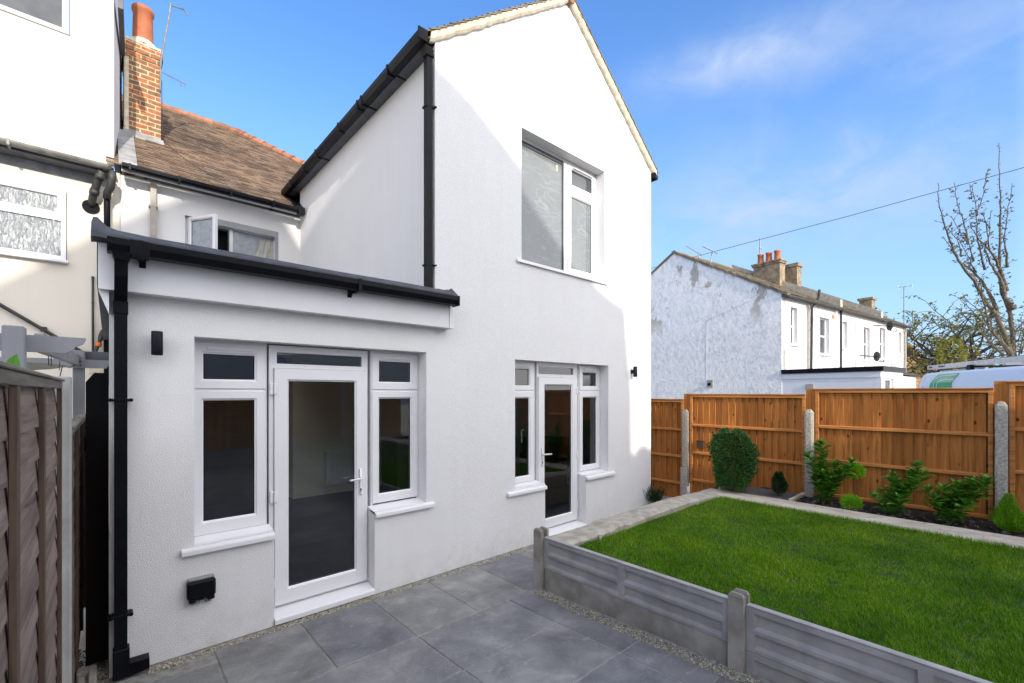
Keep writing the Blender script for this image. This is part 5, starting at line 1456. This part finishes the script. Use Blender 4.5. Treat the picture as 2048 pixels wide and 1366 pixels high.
# pipes on the terrace
def tpipe(par, pts, rad, mat, nm='downpipe'):
    MB().tube([tw(*p) for p in pts], rad, 8).build(nm, mat, par)
tpipe(hA, [(2.40, -.20, 5.62), (2.38, -.18, 5.35), (2.30, -.12, 5.12), (2.08, -.08, 4.95), (2.05, -.07, 2.7)], .045, 'soilpipe', 'soil_pipe')
tpipe(hA, [(1.88, -.05, 5.05), (1.88, -.05, 2.7)], .03, 'beigepipe')
tpipe(hA, [(4.30, -.06, 5.1), (4.30, -.06, 2.7)], .03, 'old_white')
tpipe(hB, [(4.71, -.07, 5.15), (4.71, -.07, 2.7)], .036, 'black')
tpipe(hB, [(6.30, -.07, 4.85), (6.30, -.07, 2.7)], .09, 'old_white', 'soil_pipe')
tpipe(hB, [(6.10, -.05, 4.85), (6.10, -.05, 2.7)], .03, 'old_white')
tpipe(hC, [(12.55, -.12, 5.1), (12.62, -.06, 4.9), (12.62, -.06, 1.5)], .05, 'beigepipe')
MB(TT).bbox(4.05, 4.2, -.02, .0 - .001, 4.75, 4.9, .003).build('air_brick', 'pot', hA)
# flat roofed outbuildings in front of the terrace
ob = thing('flat_roof_extension', 'low white flat roofed outbuilding with black roof edge, projecting in front of the terrace', 'outbuilding', tw(1.0, -1.3, 0))
MB(TT).wall([0, .28, 1.05, 1.9], [0, 1.3, 2.32, 2.52], [(.28, 1.05, 1.3, 2.32)], -2.68, -2.5).box(0.001, .15, -2.499, -.001, 0, 2.52).box(1.75, 1.899, -2.499, -.001, 0, 2.52).build('wall', 'old_white', ob)
MB(TT).box(-.06, 1.96, -2.74, -.001, 2.521, 2.66).build('roof', 'black', ob)
MB(TT).box(-.022, -.001, -2.66, -.01, 2.34, 2.50).build('fascia', 'old_white', ob)
MB(TT).box(-.03, -.001, -.95, -.72, 2.0, 2.17).build('vent', 'beigepipe', ob)
MB(TT).ring(.28, 1.05, 1.3, 2.32, .06, -2.62, -2.55, .01).build('window', UP, ob)
MB(TT).quad((.34, -2.58, 1.36), (.99, -2.58, 1.36), (.99, -2.58, 2.26), (.34, -2.58, 2.26)).build('pane', 'darkglass', ob)
pc = thing('porch', 'small felt roofed lean-to at the far end of the terrace front', 'lean-to', tw(9.5, -.7, 0))
MB(TT).box(8.1, 11.2, -.8, -.001, 0, 2.62).build('wall', 'old_white', pc)
MB(TT).prism([(7.9, -.95, 2.70), (11.6, -.95, 2.64), (11.6, -.95, 2.72), (7.9, -.95, 2.80)], (0, .94, 0)).build('roof', 'soilpipe', pc)
# satellite dishes
def dish(label, u, z):
    t = thing('satellite_dish', label, 'satellite dish', tw(u, -.3, z), 'satellite dishes on the terrace')
    m = MB(TT); n = 16; vs = [(u + .07, -.42, z)]
    for k in range(n):
        a = 2 * math.pi * k / n; vs.append((u - .02 + .05 * math.cos(a), -.45 + .13 * math.cos(a), z + .21 * math.sin(a)))
    m.add(vs, [(0, 1 + k, 1 + (k + 1) % n) for k in range(n)]).add([(p[0] + .015, p[1] + .01, p[2]) for p in vs], [(0, 1 + (k + 1) % n, 1 + k) for k in range(n)])
    m.build('dish', 'soilpipe', t, True)
    MB(TT).tube([(u - .5, -.02, z + .05), (u - .2, -.3, z), (u + .07, -.42, z)], .025, 6).tube([(u + .02, -.45, z - .2), (u + .45, -.55, z - .22), (u + .5, -.55, z - .12)], .018, 6).build('arm', 'soilpipe', t)
dish('grey satellite dish high under the eaves of the terrace', 8.95, 4.83)
dish('dark satellite dish low on the terrace, above the black roof edge', 7.35, 3.42)

def vp(px, py, t):
    k = (px - 1024) / 900
    return ((.66712 + k * .74495) * t, (.74495 - k * .66712) * t, 1.9 + (785 - py) / 900 * t)

def yagi(label, base, tip, boom0, boom1, n=9, el=.13):
    t = thing('roof_aerial', label, 'aerial', base, 'aerials on the far roofs')
    MB().tube([base, tip], .022, 6).build('mast', 'galv', t)
    m = MB().tube([boom0, boom1], .016, 5); b0, b1 = Vector(boom0), Vector(boom1)
    for i in range(n):
        p = b0.lerp(b1, i / (n - 1)); m.tube([tuple(p + Vector((el * .3, 0, el))), tuple(p - Vector((el * .3, 0, el)))], .009, 4)
    m.build('antenna', 'galv', t)
p0 = tw(.9, 4.1, 7.6)
yagi('thin dark aerial pointing up left near the terrace ridge', vp(1398, 516, 18.3), vp(1397, 508, 18.3), vp(1404, 511, 18.3), vp(1372, 492, 18.6), 9, .05)
yagi('spidery dark aerial just right of the terrace ridge aerial', vp(1421, 527, 17.9), vp(1424, 505, 17.9), vp(1436, 508, 17.7), vp(1405, 493, 18.2), 8, .06)
yagi('upright aerial rising above the chimney pots', tw(4.4, 2.9, 7.5), tw(4.4, 2.9, 8.75), tw(4.25, 2.9, 8.3), tw(4.6, 2.9, 8.3), 3, .1)
yagi('tall pole with flat antenna beyond the end of the terrace', (34.2, 4.26, 3.0), (34.2, 4.26, 8.0), (34.1, 4.5, 8.0), (34.2, 3.9, 8.0), 4, .12)

# overhead cable
oc = thing('overhead_cable', 'thin black overhead cable crossing the sky to the terrace ridge', 'cable', (18.56, 8.21, 7.7))
cab = [Vector(p) for p in ((16.2, 12.2, 6.8), (18.56, 8.21, 7.70), (19.9, 4.0, 8.27), (21.21, -.2, 8.90), (24.0, -9.0, 10.6))]
cpts = []
for i in range(4):
    for k in range(6): cpts.append(tuple(cab[i].lerp(cab[i + 1], k / 6)))
oc.location = tuple(cab[1])
MB().tube(cpts, .011, 5).build('cable', 'wire', oc)

# =================================================================== VAN
VM = Matrix(((-.8837, .468, 0, 15.2), (-.468, -.8837, 0, 1.7), (0, 0, 1, 0), (0, 0, 0, 1)))
VL = 5.5
van = thing('parked_van', 'white van with green side panel and roof rack, parked behind the fence', 'van', tuple(VM @ Vector((2.7, 1, 0))))
sec = [(.02, .35), (.0, .6), (.0, 1.35), (.02, 1.75), (.04, 2.15), (.05, 2.16), (.055, 2.22), (.065, 2.23), (.08, 2.31), (.13, 2.365), (.30, 2.39), (.98, 2.41)]
full = sec + [(1.96 - y, z) for y, z in sec[::-1][1:]]
xs_ = [(.06, 0), (.0, .0), (.0, 0), (.04, 0)]
def vsec(x, shr, top):
    out = []
    for y, z in full:
        zz_ = z if z < 1.4 else 1.4 + (z - 1.4) * top
        yy = y + (shr if y < .98 else -shr)
        out.append((x, yy, zz_))
    return out
st_ = [(0.0, .05, .86, ), (.04, .02, .93), (.14, .005, .975), (.30, 0, 1), (3.6, 0, 1), (3.95, .01, .97), (4.5, .08, .35), (4.75, .09, .12), (5.35, .14, -.1), (5.5, .25, -.2)]
vs = []
for x, s_, t_ in st_:
    q = vsec(x, s_, t_)
    # rear end leans in with height
    if x < .4: q = [(a + max(0, (c - 1.3)) * .12 * (1 - x / .4), b, c) for a, b, c in q]
    vs += q
k = len(full)
fs = [(i * k + j, (i + 1) * k + j, (i + 1) * k + (j + 1) % k, i * k + (j + 1) % k) for i in range(len(st_) - 1) for j in range(k)]
fs += [tuple(range(k)), tuple(range((len(st_) - 1) * k, len(st_) * k))[::-1]]
bd = MB(VM).add(vs, fs).build('body', 'vanwhite', van)
for p in bd.data.polygons: p.use_smooth = len(p.vertices) == 4
def side_y(z):
    for (y0, z0), (y1, z1) in zip(sec, sec[1:]):
        if z0 <= z <= z1 and z1 > z0: return y0 + (y1 - y0) * (z - z0) / (z1 - z0)
    return .4
def decal(name, left, right, z0, z1, mat, off=.014, n=24):
    vs = []
    for i in range(n + 1):
        z = z0 + (z1 - z0) * i / n; a, b_ = left(z), right(z)
        for x in (a, b_): vs.append((x, side_y(z) - off, z))
    MB(VM).add(vs, [(2 * i, 2 * i + 1, 2 * i + 3, 2 * i + 2) for i in range(n)]).build(name, mat, van)
gl = lambda z: .68 + max(0, (z - 2.0)) ** 1.8 * 2.2
gr = lambda z: 1.58 + abs(z - 2.08) ** 1.4 * 1.6
decal('green_panel', gl, gr, .8, 2.385, 'vangreen')
def ribbon(path, w):
    vs = []
    for i, (x, z) in enumerate(path):
        x0, z0 = path[max(0, i - 1)]; x1, z1 = path[min(len(path) - 1, i + 1)]
        L_ = math.hypot(x1 - x0, z1 - z0); nx_, nz_ = -(z1 - z0) / L_ * w / 2, (x1 - x0) / L_ * w / 2
        for q in (1, -1): vs.append((x + nx_ * q, side_y(z + nz_ * q) - .02, z + nz_ * q))
    MB(VM).add(vs, [(2 * i, 2 * i + 1, 2 * i + 3, 2 * i + 2) for i in range(len(path) - 1)]).build('white_stripe', 'vanwhite', van)
ribbon([(.88, .8), (.88, 1.6), (.89, 2.1), (.93, 2.2), (1.02, 2.255), (1.2, 2.275), (1.75, 2.285)], .026)
ribbon([(1.02, .8), (1.02, 1.6), (1.03, 2.06), (1.06, 2.13), (1.14, 2.175), (1.3, 2.185), (1.68, 2.19)], .032)
MB(VM).tube([(.36, side_y(z) - .002, z) for z in (.7, 1.4, 1.7, 1.9, 2.0)] + [(.40, side_y(2.25) - .002, 2.25)], .006, 5).build('door_seam', 'blackmat', van)
MB(VM).box(4.0, 4.5, .03, .035, 1.25, 1.75).build('side_glass', 'darkglass', van)
for x in (.95, 4.45):
    for y in (.12, 1.74):
        wq = MB(VM).tube([(x, y - .1, .33), (x, y + .1, .33)], .33, 24).build('wheel', 'blackmat', van)
        MB(VM).tube([(x, y - .105, .33), (x, y - .10, .33)], .2, 20).build('rim', 'alu', wq)
for s_ in (1.63, 3.45):
    MB(VM).prism([(s_ - .13, .30, 2.33), (s_ + .13, .30, 2.33), (s_ + .06, .30, 2.44), (s_ + .05, .30, 2.50), (s_ - .05, .30, 2.50), (s_ - .06, .30, 2.44)], (0, .07, 0)).build('rack_foot', 'black', van)
    MB(VM).box(s_ - .03, s_ + .03, .30, 1.7, 2.445, 2.48).build('rack_bar', 'black', van)
MB(VM).tube([(-.25, .42, 2.53), (5.0, .42, 2.53)], .052, sq=True).build('rack_tube', 'alu', van)
MB(VM).bbox(-.28, -.25, .36, .48, 2.47, 2.59, .01).build('tube_cap', 'black', van)
MB(VM).box(.9, 4.6, .52, .60, 2.49, 2.60).box(.9, 4.6, 1.3, 1.34, 2.49, 2.60).build('rack_side', 'alu', van)
MB(VM).box(.5, 4.2, .70, .76, 2.595, 2.63).box(.5, 4.2, 1.0, 1.06, 2.595, 2.63).build('ladder', 'soffit', van)
MB(VM).bbox(3.2, 3.4, .55, .7, 2.6, 2.68, .01).build('strap_buckle', 'red', van)
MB(VM).box(.15, 1.9, .45, .5, 2.40, 2.435).build('rail_end', 'alu', van)
def text(body, par, loc, size, rotz, mat):
    cu = bpy.data.curves.new('lettering', 'FONT'); cu.body = body; cu.size = size; cu.extrude = .001; cu.shear = .2
    tmp = bpy.data.objects.new('tmp', cu); COL.objects.link(tmp)
    me = bpy.data.meshes.new_from_object(tmp); bpy.data.objects.remove(tmp)
    Mx = Matrix.Translation(loc) @ Matrix.Rotation(rotz, 4, 'Z') @ Matrix.Rotation(R(90), 4, 'X')
    mb = MB(Mx); mb.add([tuple(v.co) for v in me.vertices], [tuple(p.vertices) for p in me.polygons])
    return mb.build('lettering', mat, par)
ang = math.atan2(-.468, -.8837)
text('Rhino', van, VM @ Vector((-.17, .365, 2.515)), .065, ang, 'black')
text('SafeStow4', van, VM @ Vector((.28, .365, 2.515)), .065, ang, 'black')

# =================================================================== TREES
RT = Vector((.74495, -.66712, 0)); FD = Vector((.66712, .74495, 0))
tb = Vector((19.42, .06, 0))
tr = thing('bare_tree', 'tall bare pollarded tree with knobbly upright branches behind the van', 'tree', tuple(tb))
K = .00465
BR = [
 [(500,1500),(500,1345),(470,1240),(400,1090),(330,1000),(260,880),(190,800),(130,700),(90,600),(55,500),(25,400),(18,280)],
 [(515,1500),(518,1345),(520,1200),(500,1050),(460,940),(450,800),(455,650),(460,490),(465,350),(462,200),(462,0)],
 [(400,1090),(435,1060),(420,990),(370,900),(310,810),(220,740),(170,650),(130,580)],
 [(500,1050),(440,980),(425,900),(380,830),(330,760),(300,690),(320,600),(325,460)],
 [(460,940),(430,850),(390,760),(340,690),(270,630),(220,560),(205,520)],
 [(370,800),(345,600),(355,400),(352,240)],
 [(450,800),(430,720),(395,640),(400,490),(412,310)],
 [(270,630),(265,480),(250,370),(252,215)], [(265,480),(280,350),(280,215)], [(250,370),(222,285)],
 [(260,640),(240,560),(210,440)], [(215,720),(205,600),(195,570),(150,490)],
 [(480,1330),(400,1240),(330,1180),(290,1050),(250,900),(190,850)],
 [(450,1340),(330,1230),(260,1130)], [(470,1330),(350,1200),(300,1100)],
 [(530,1340),(545,1100),(550,910)], [(560,1330),(570,1050)], [(555,1330),(520,1150)], [(400,1240),(420,1100),(400,980)],
 [(310,810),(300,700),(270,560)], [(240,760),(130,580)], [(340,690),(290,560),(235,480)]]
rad0 = [.115, .11, .085, .08, .07, .035, .045, .03, .02, .015, .02, .02, .07, .05, .04, .02, .018, .015, .025, .03, .03, .025]
r = random.Random(31); trunk = MB(); buds = MB(); spur = trunk
for bi, (b, r0) in enumerate(zip(BR, rad0)):
    n = len(b); dep = r.uniform(-.5, .5) if bi > 1 else (-.15 if bi == 0 else .15)
    P = []
    for i, (zx, zy) in enumerate(b):
        q = i / (n - 1); P.append(tb + RT * ((zx - 505) * K) + FD * (dep * (q if bi < 2 else .3 + .7 * q)) + Vector((0, 0, 2.94 + (1345 - zy) * K)))
    if bi < 2: P.insert(0, tb + Vector((.05 * bi, 0, -.1)))
    # smooth resample
    Q = []
    for i in range(len(P) - 1):
        for k in range(4): Q.append(P[i].lerp(P[i + 1], k / 4) + Vector((r.gauss(0, .008), r.gauss(0, .008), 0)))
    Q.append(P[-1]); m_ = len(Q)
    trunk.tube([tuple(p) for p in Q], [max(.008, r0 * (1 - .94 * (i / (m_ - 1)) ** .55)) for i in range(m_)], 7)
    st0 = .28 if bi < 2 else .05
    for i in range(int(m_ * st0), m_ - 1):
        L = (Q[i + 1] - Q[i]).length; c = max(1, int(L / .055))
        thin = i > m_ * .8
        for k in range(c):
            if r.random() < (.55 if thin else .12): continue
            p = Q[i].lerp(Q[i + 1], k / c); d = Vector((r.gauss(0, 1), r.gauss(0, 1), .5 + r.random()))
            d.normalize(); l = r.uniform(.06, .17) * (.35 if thin else 1)
            spur.tube([tuple(p), tuple(p + d * l)], [.010 if not thin else .006, .004], 4)
            for _ in range(3 if not thin else 1):
                leaf(buds, p + d * l, d + rv(r) * .9, rv(r), r.uniform(.045, .10) * (.5 if thin else 1), .034)
trunk.build('trunk', 'bark', tr, True); buds.build('buds', 'budleaf', tr)

def wispy(label, base, H, W, seed, mat, nleaf, lsz, n_main=9):
    r = random.Random(seed); t = thing('small_tree', label, 'tree', base, 'small trees beyond the terrace'); B = Vector(base)
    tk = MB(); lv = MB()
    def grow(p, d, L, rad, lvl):
        pts = [p]; q = p; n = 6
        for i in range(n):
            d = (d + rv(r) * .22 + Vector((0, 0, -.05 * lvl))).normalized(); q = q + d * L / n; pts.append(q)
        tk.tube([tuple(a) for a in pts], [max(.008, rad * (1 - i / n * .7)) for i in range(n + 1)], 5, False)
        if lvl >= 3:
            for _ in range(nleaf):
                s = pts[r.randint(1, n)]; leaf(lv, s + rv(r) * .06, rv(r, -.2), rv(r), lsz * r.uniform(.6, 1.3), lsz * .45)
            return
        for i in range(4 if lvl else n_main):
            s = pts[r.randint(2, n)]; a = r.uniform(0, 6.28)
            dd = (d * .6 + Vector((math.cos(a), math.sin(a), .35)) * (.75 if lvl else .8)).normalized()
            grow(s, dd, L * r.uniform(.5, .75), rad * .45, lvl + 1)
    grow(B, Vector((0, 0, 1)), H * .5, W * .035, 0)
    tk.build('trunk', 'barkdark', t); lv.build('crown', mat, t)
wispy('loose small tree with sparse olive leaves beyond the end of the terrace', (34.6, 2.9, 0), 8.4, 4.5, 5, 'autumn', 9, .17, 22)
wispy('low twiggy tree with a few yellow leaves just left of the bare tree', (33.5, 1.0, 0), 7.4, 4.5, 9, 'autumn', 4, .13, 18)
bush('yellowing_shrub', 'yellow green shrub low beside the brown tiled roof far away', 'shrub', 27.4, 1.85, 2.9, 1.3, .45, 420, .13, .08, 'autumn', 15, grp='far shrubs')

# =================================================================== FAR HOUSES
fh = thing('tiled_roof_house', 'house with large brown pantiled roof beyond the terrace end', 'house', (44, 4.5, 0))
o = Vector((.66712, .74495, 0)) * 35 + RT * ((1765 - 1024) / 900 * 35)
MB().prism([tuple(o + Vector((0, 0, 2.9))), tuple(o + RT * 4.9 + Vector((0, 0, 2.9))), tuple(o + RT * 4.9 + FD * 2.9 + Vector((0, 0, 5.7))), tuple(o + FD * 5.2 + Vector((0, 0, 7.95)))], (0, 0, -.2)).build('roof_deck', 'slateold', fh)
tile_roof('roof', 'farrooftile', fh, tuple(o + Vector((0, 0, 2.95))), RT, FD * 5.2 + Vector((0, 0, 5.05)), 4.9, 7.2, lambda u, v: 0 < u < 4.85 and v < 7.2 - u * .62, .30, .34, .06, jit=.01)
MB().prism([tuple(o + FD * 5.25 + Vector((0, 0, 8.0))), tuple(o + RT * 4.9 + FD * 2.95 + Vector((0, 0, 5.8))), tuple(o + RT * 4.9 + FD * 2.95 + Vector((0, 0, 5.65))), tuple(o + FD * 5.25 + Vector((0, 0, 7.85)))], (.1, .2, 0)).build('ridge', 'tile_ridge', fh)
MB().prism([tuple(o + FD * .3), tuple(o + RT * 4.8 + FD * .3), tuple(o + RT * 4.8 + FD * 6), tuple(o + FD * 6)], (0, 0, 2.9)).build('wall', 'brick', fh)
ww = Vector((.66712, .74495, 0)) * 30 + RT * ((1882 - 1024) / 900 * 30)
MB().tube([tuple(ww + Vector((0, 0, 2.2))), tuple(ww + Vector((0, 0, 4.9)))], .07, 6).build('bargeboard', 'old_white', fh)
gh = thing('grey_roof_house', 'distant house with low grey slate roof behind the bare tree', 'house', (64, 2, 0))
o = FD * 62 + RT * ((1915 - 1024) / 900 * 62)
MB().prism([tuple(o + Vector((0, 0, 3.2))), tuple(o + RT * 8 + Vector((0, 0, 3.2))), tuple(o + RT * 7.6 + FD * 5 + Vector((0, 0, 7.7))), tuple(o + RT * .6 + FD * 5 + Vector((0, 0, 7.9)))], (0, 0, -.2)).build('roof', 'slategrey', gh)
MB().prism([tuple(o + FD * .5), tuple(o + RT * 8 + FD * .5), tuple(o + RT * 8 + FD * 8), tuple(o + FD * 8)], (0, 0, 3.1)).build('wall', 'brick', gh)
th_ = thing('terracotta_roof', 'distant low orange tiled roof beside the grey slate roof', 'house', (52, 3, 0))
o = FD * 50 + RT * ((1902 - 1024) / 900 * 50)
MB().prism([tuple(o + Vector((0, 0, 4.0))), tuple(o + RT * 2.4 + Vector((0, 0, 4.0))), tuple(o + RT * 1.5 + FD * 2 + Vector((0, 0, 6.1))), tuple(o + RT * .5 + FD * 2 + Vector((0, 0, 6.4)))], (0, 0, -.15)).build('roof', 'tile_ridge', th_)
MB().prism([tuple(o + FD * .2), tuple(o + RT * 2.2 + FD * .2), tuple(o + RT * 2.2 + FD * 3), tuple(o + FD * 3)], (0, 0, 3.85)).build('wall', 'brick', th_)
vc = thing('vent_cowl', 'small white mushroom vent pipe above the van roof', 'vent', tuple(FD * 28 + RT * (928 / 900 * 28)))
q = FD * 28 + RT * (928 / 900 * 28)
MB().tube([tuple(q + Vector((0, 0, 1))), tuple(q + Vector((0, 0, 4.2)))], .08, 8).lathe([(.08, 4.1), (.2, 4.2), (.2, 4.28), (.06, 4.4)], q.x, q.y, 10).build('pipe', 'old_white', vc)
yd = thing('yard_wall', 'low brick yard wall behind the fence below the tiled roof', 'wall', (29, 3, 0))
MB().prism([(28.5, 4.2, 0), (30.5, -1.0, 0), (30.7, -.9, 0), (28.7, 4.3, 0)], (0, 0, 2.6)).build('brickwork', 'brick', yd)
MB().tube([(24, 3.3, 2.45), (27.8, 3.3, 2.3)], .1, 8).build('pipe', 'old_white', yd)

# =================================================================== BEHIND THE CAMERA
YR = -9.0  # unseen house, outline carried back along the sun from the facade shadow
dz = (4.02 - YR) / math.cos(R(SUN_AZ)) * math.tan(R(SUN_EL)); dx = (4.02 - YR) * math.tan(R(SUN_AZ))
prof = [(-9, -4), (-9, 2.6), (-6, 3.0), (-2.6, 4.6), (-1.7, 5.3), (-1.0, 5.98), (-.47, 6.43), (.5, 7.1), (1.385, 6.71), (1.65, 6.3), (1.92, 6.12), (2.556, 5.32), (3.0, 5.14), (3.73, 4.68), (4.35, 4.2), (4.9, 3.75),
        (5.2, 3.444), (5.62, 3.287), (5.94, 3.215), (6.01, 2.56), (6.12, 1.86), (6.11, 1.66), (5.87, 1.40), (5.81, .95), (6.28, .94), (6.29, 1.02), (6.48, 1.05), (6.66, .97), (7.05, .97), (7.07, 1.78), (7.60, 1.78), (7.64, .55), (7.9, .3), (9.6, -.45), (14.5, -.5), (14.5, -4)]  # right-hand steps added to shade the fence and fill the pane reflections
rh = thing('shadow_caster_house', 'unseen pale house behind the camera, its outline shaped to cast the facade shadow', 'house', (0, YR, 0))
MB().prism([(x - dx, YR, max(0, z + dz)) for x, z in prof], (-5 * math.tan(R(SUN_AZ)), -5, 0)).build('wall', 'smooth_white', rh)  # pale coat chosen to bounce light onto the facade
fw = MB()
for i in range(3): fw.ring(-2.5 + i * 2.4, -1.3 + i * 2.4, 4.2, 5.6, .07, YR - .001, YR + .05, .01)
fw.build('window', UP, rh)
rf = thing('rear_fence', 'brown board fence across the end of the garden behind the camera', 'fence', (3.5, -6.3, 0))
p = MB(); x = -.4; r = random.Random(3)
while x < 7.7:
    w_x = r.uniform(.1, .125); p.box(x, x + w_x - .004, -6.32 + r.uniform(0, .01), -6.30, .3, 2.25); x += w_x
pn = p.build('boards', 'cedar', rf)
for z in (.7, 1.3, 1.9): MB().box(-.4, 7.7, -6.299, -6.26, z, z + .05).build('rail', 'cedarrail', pn)
for i in range(4): MB().bbox(-.1 + 1.9 * i, 0 + 1.9 * i, -6.25, -6.15, 0, 2.3, .01).build('post', 'post', rf)
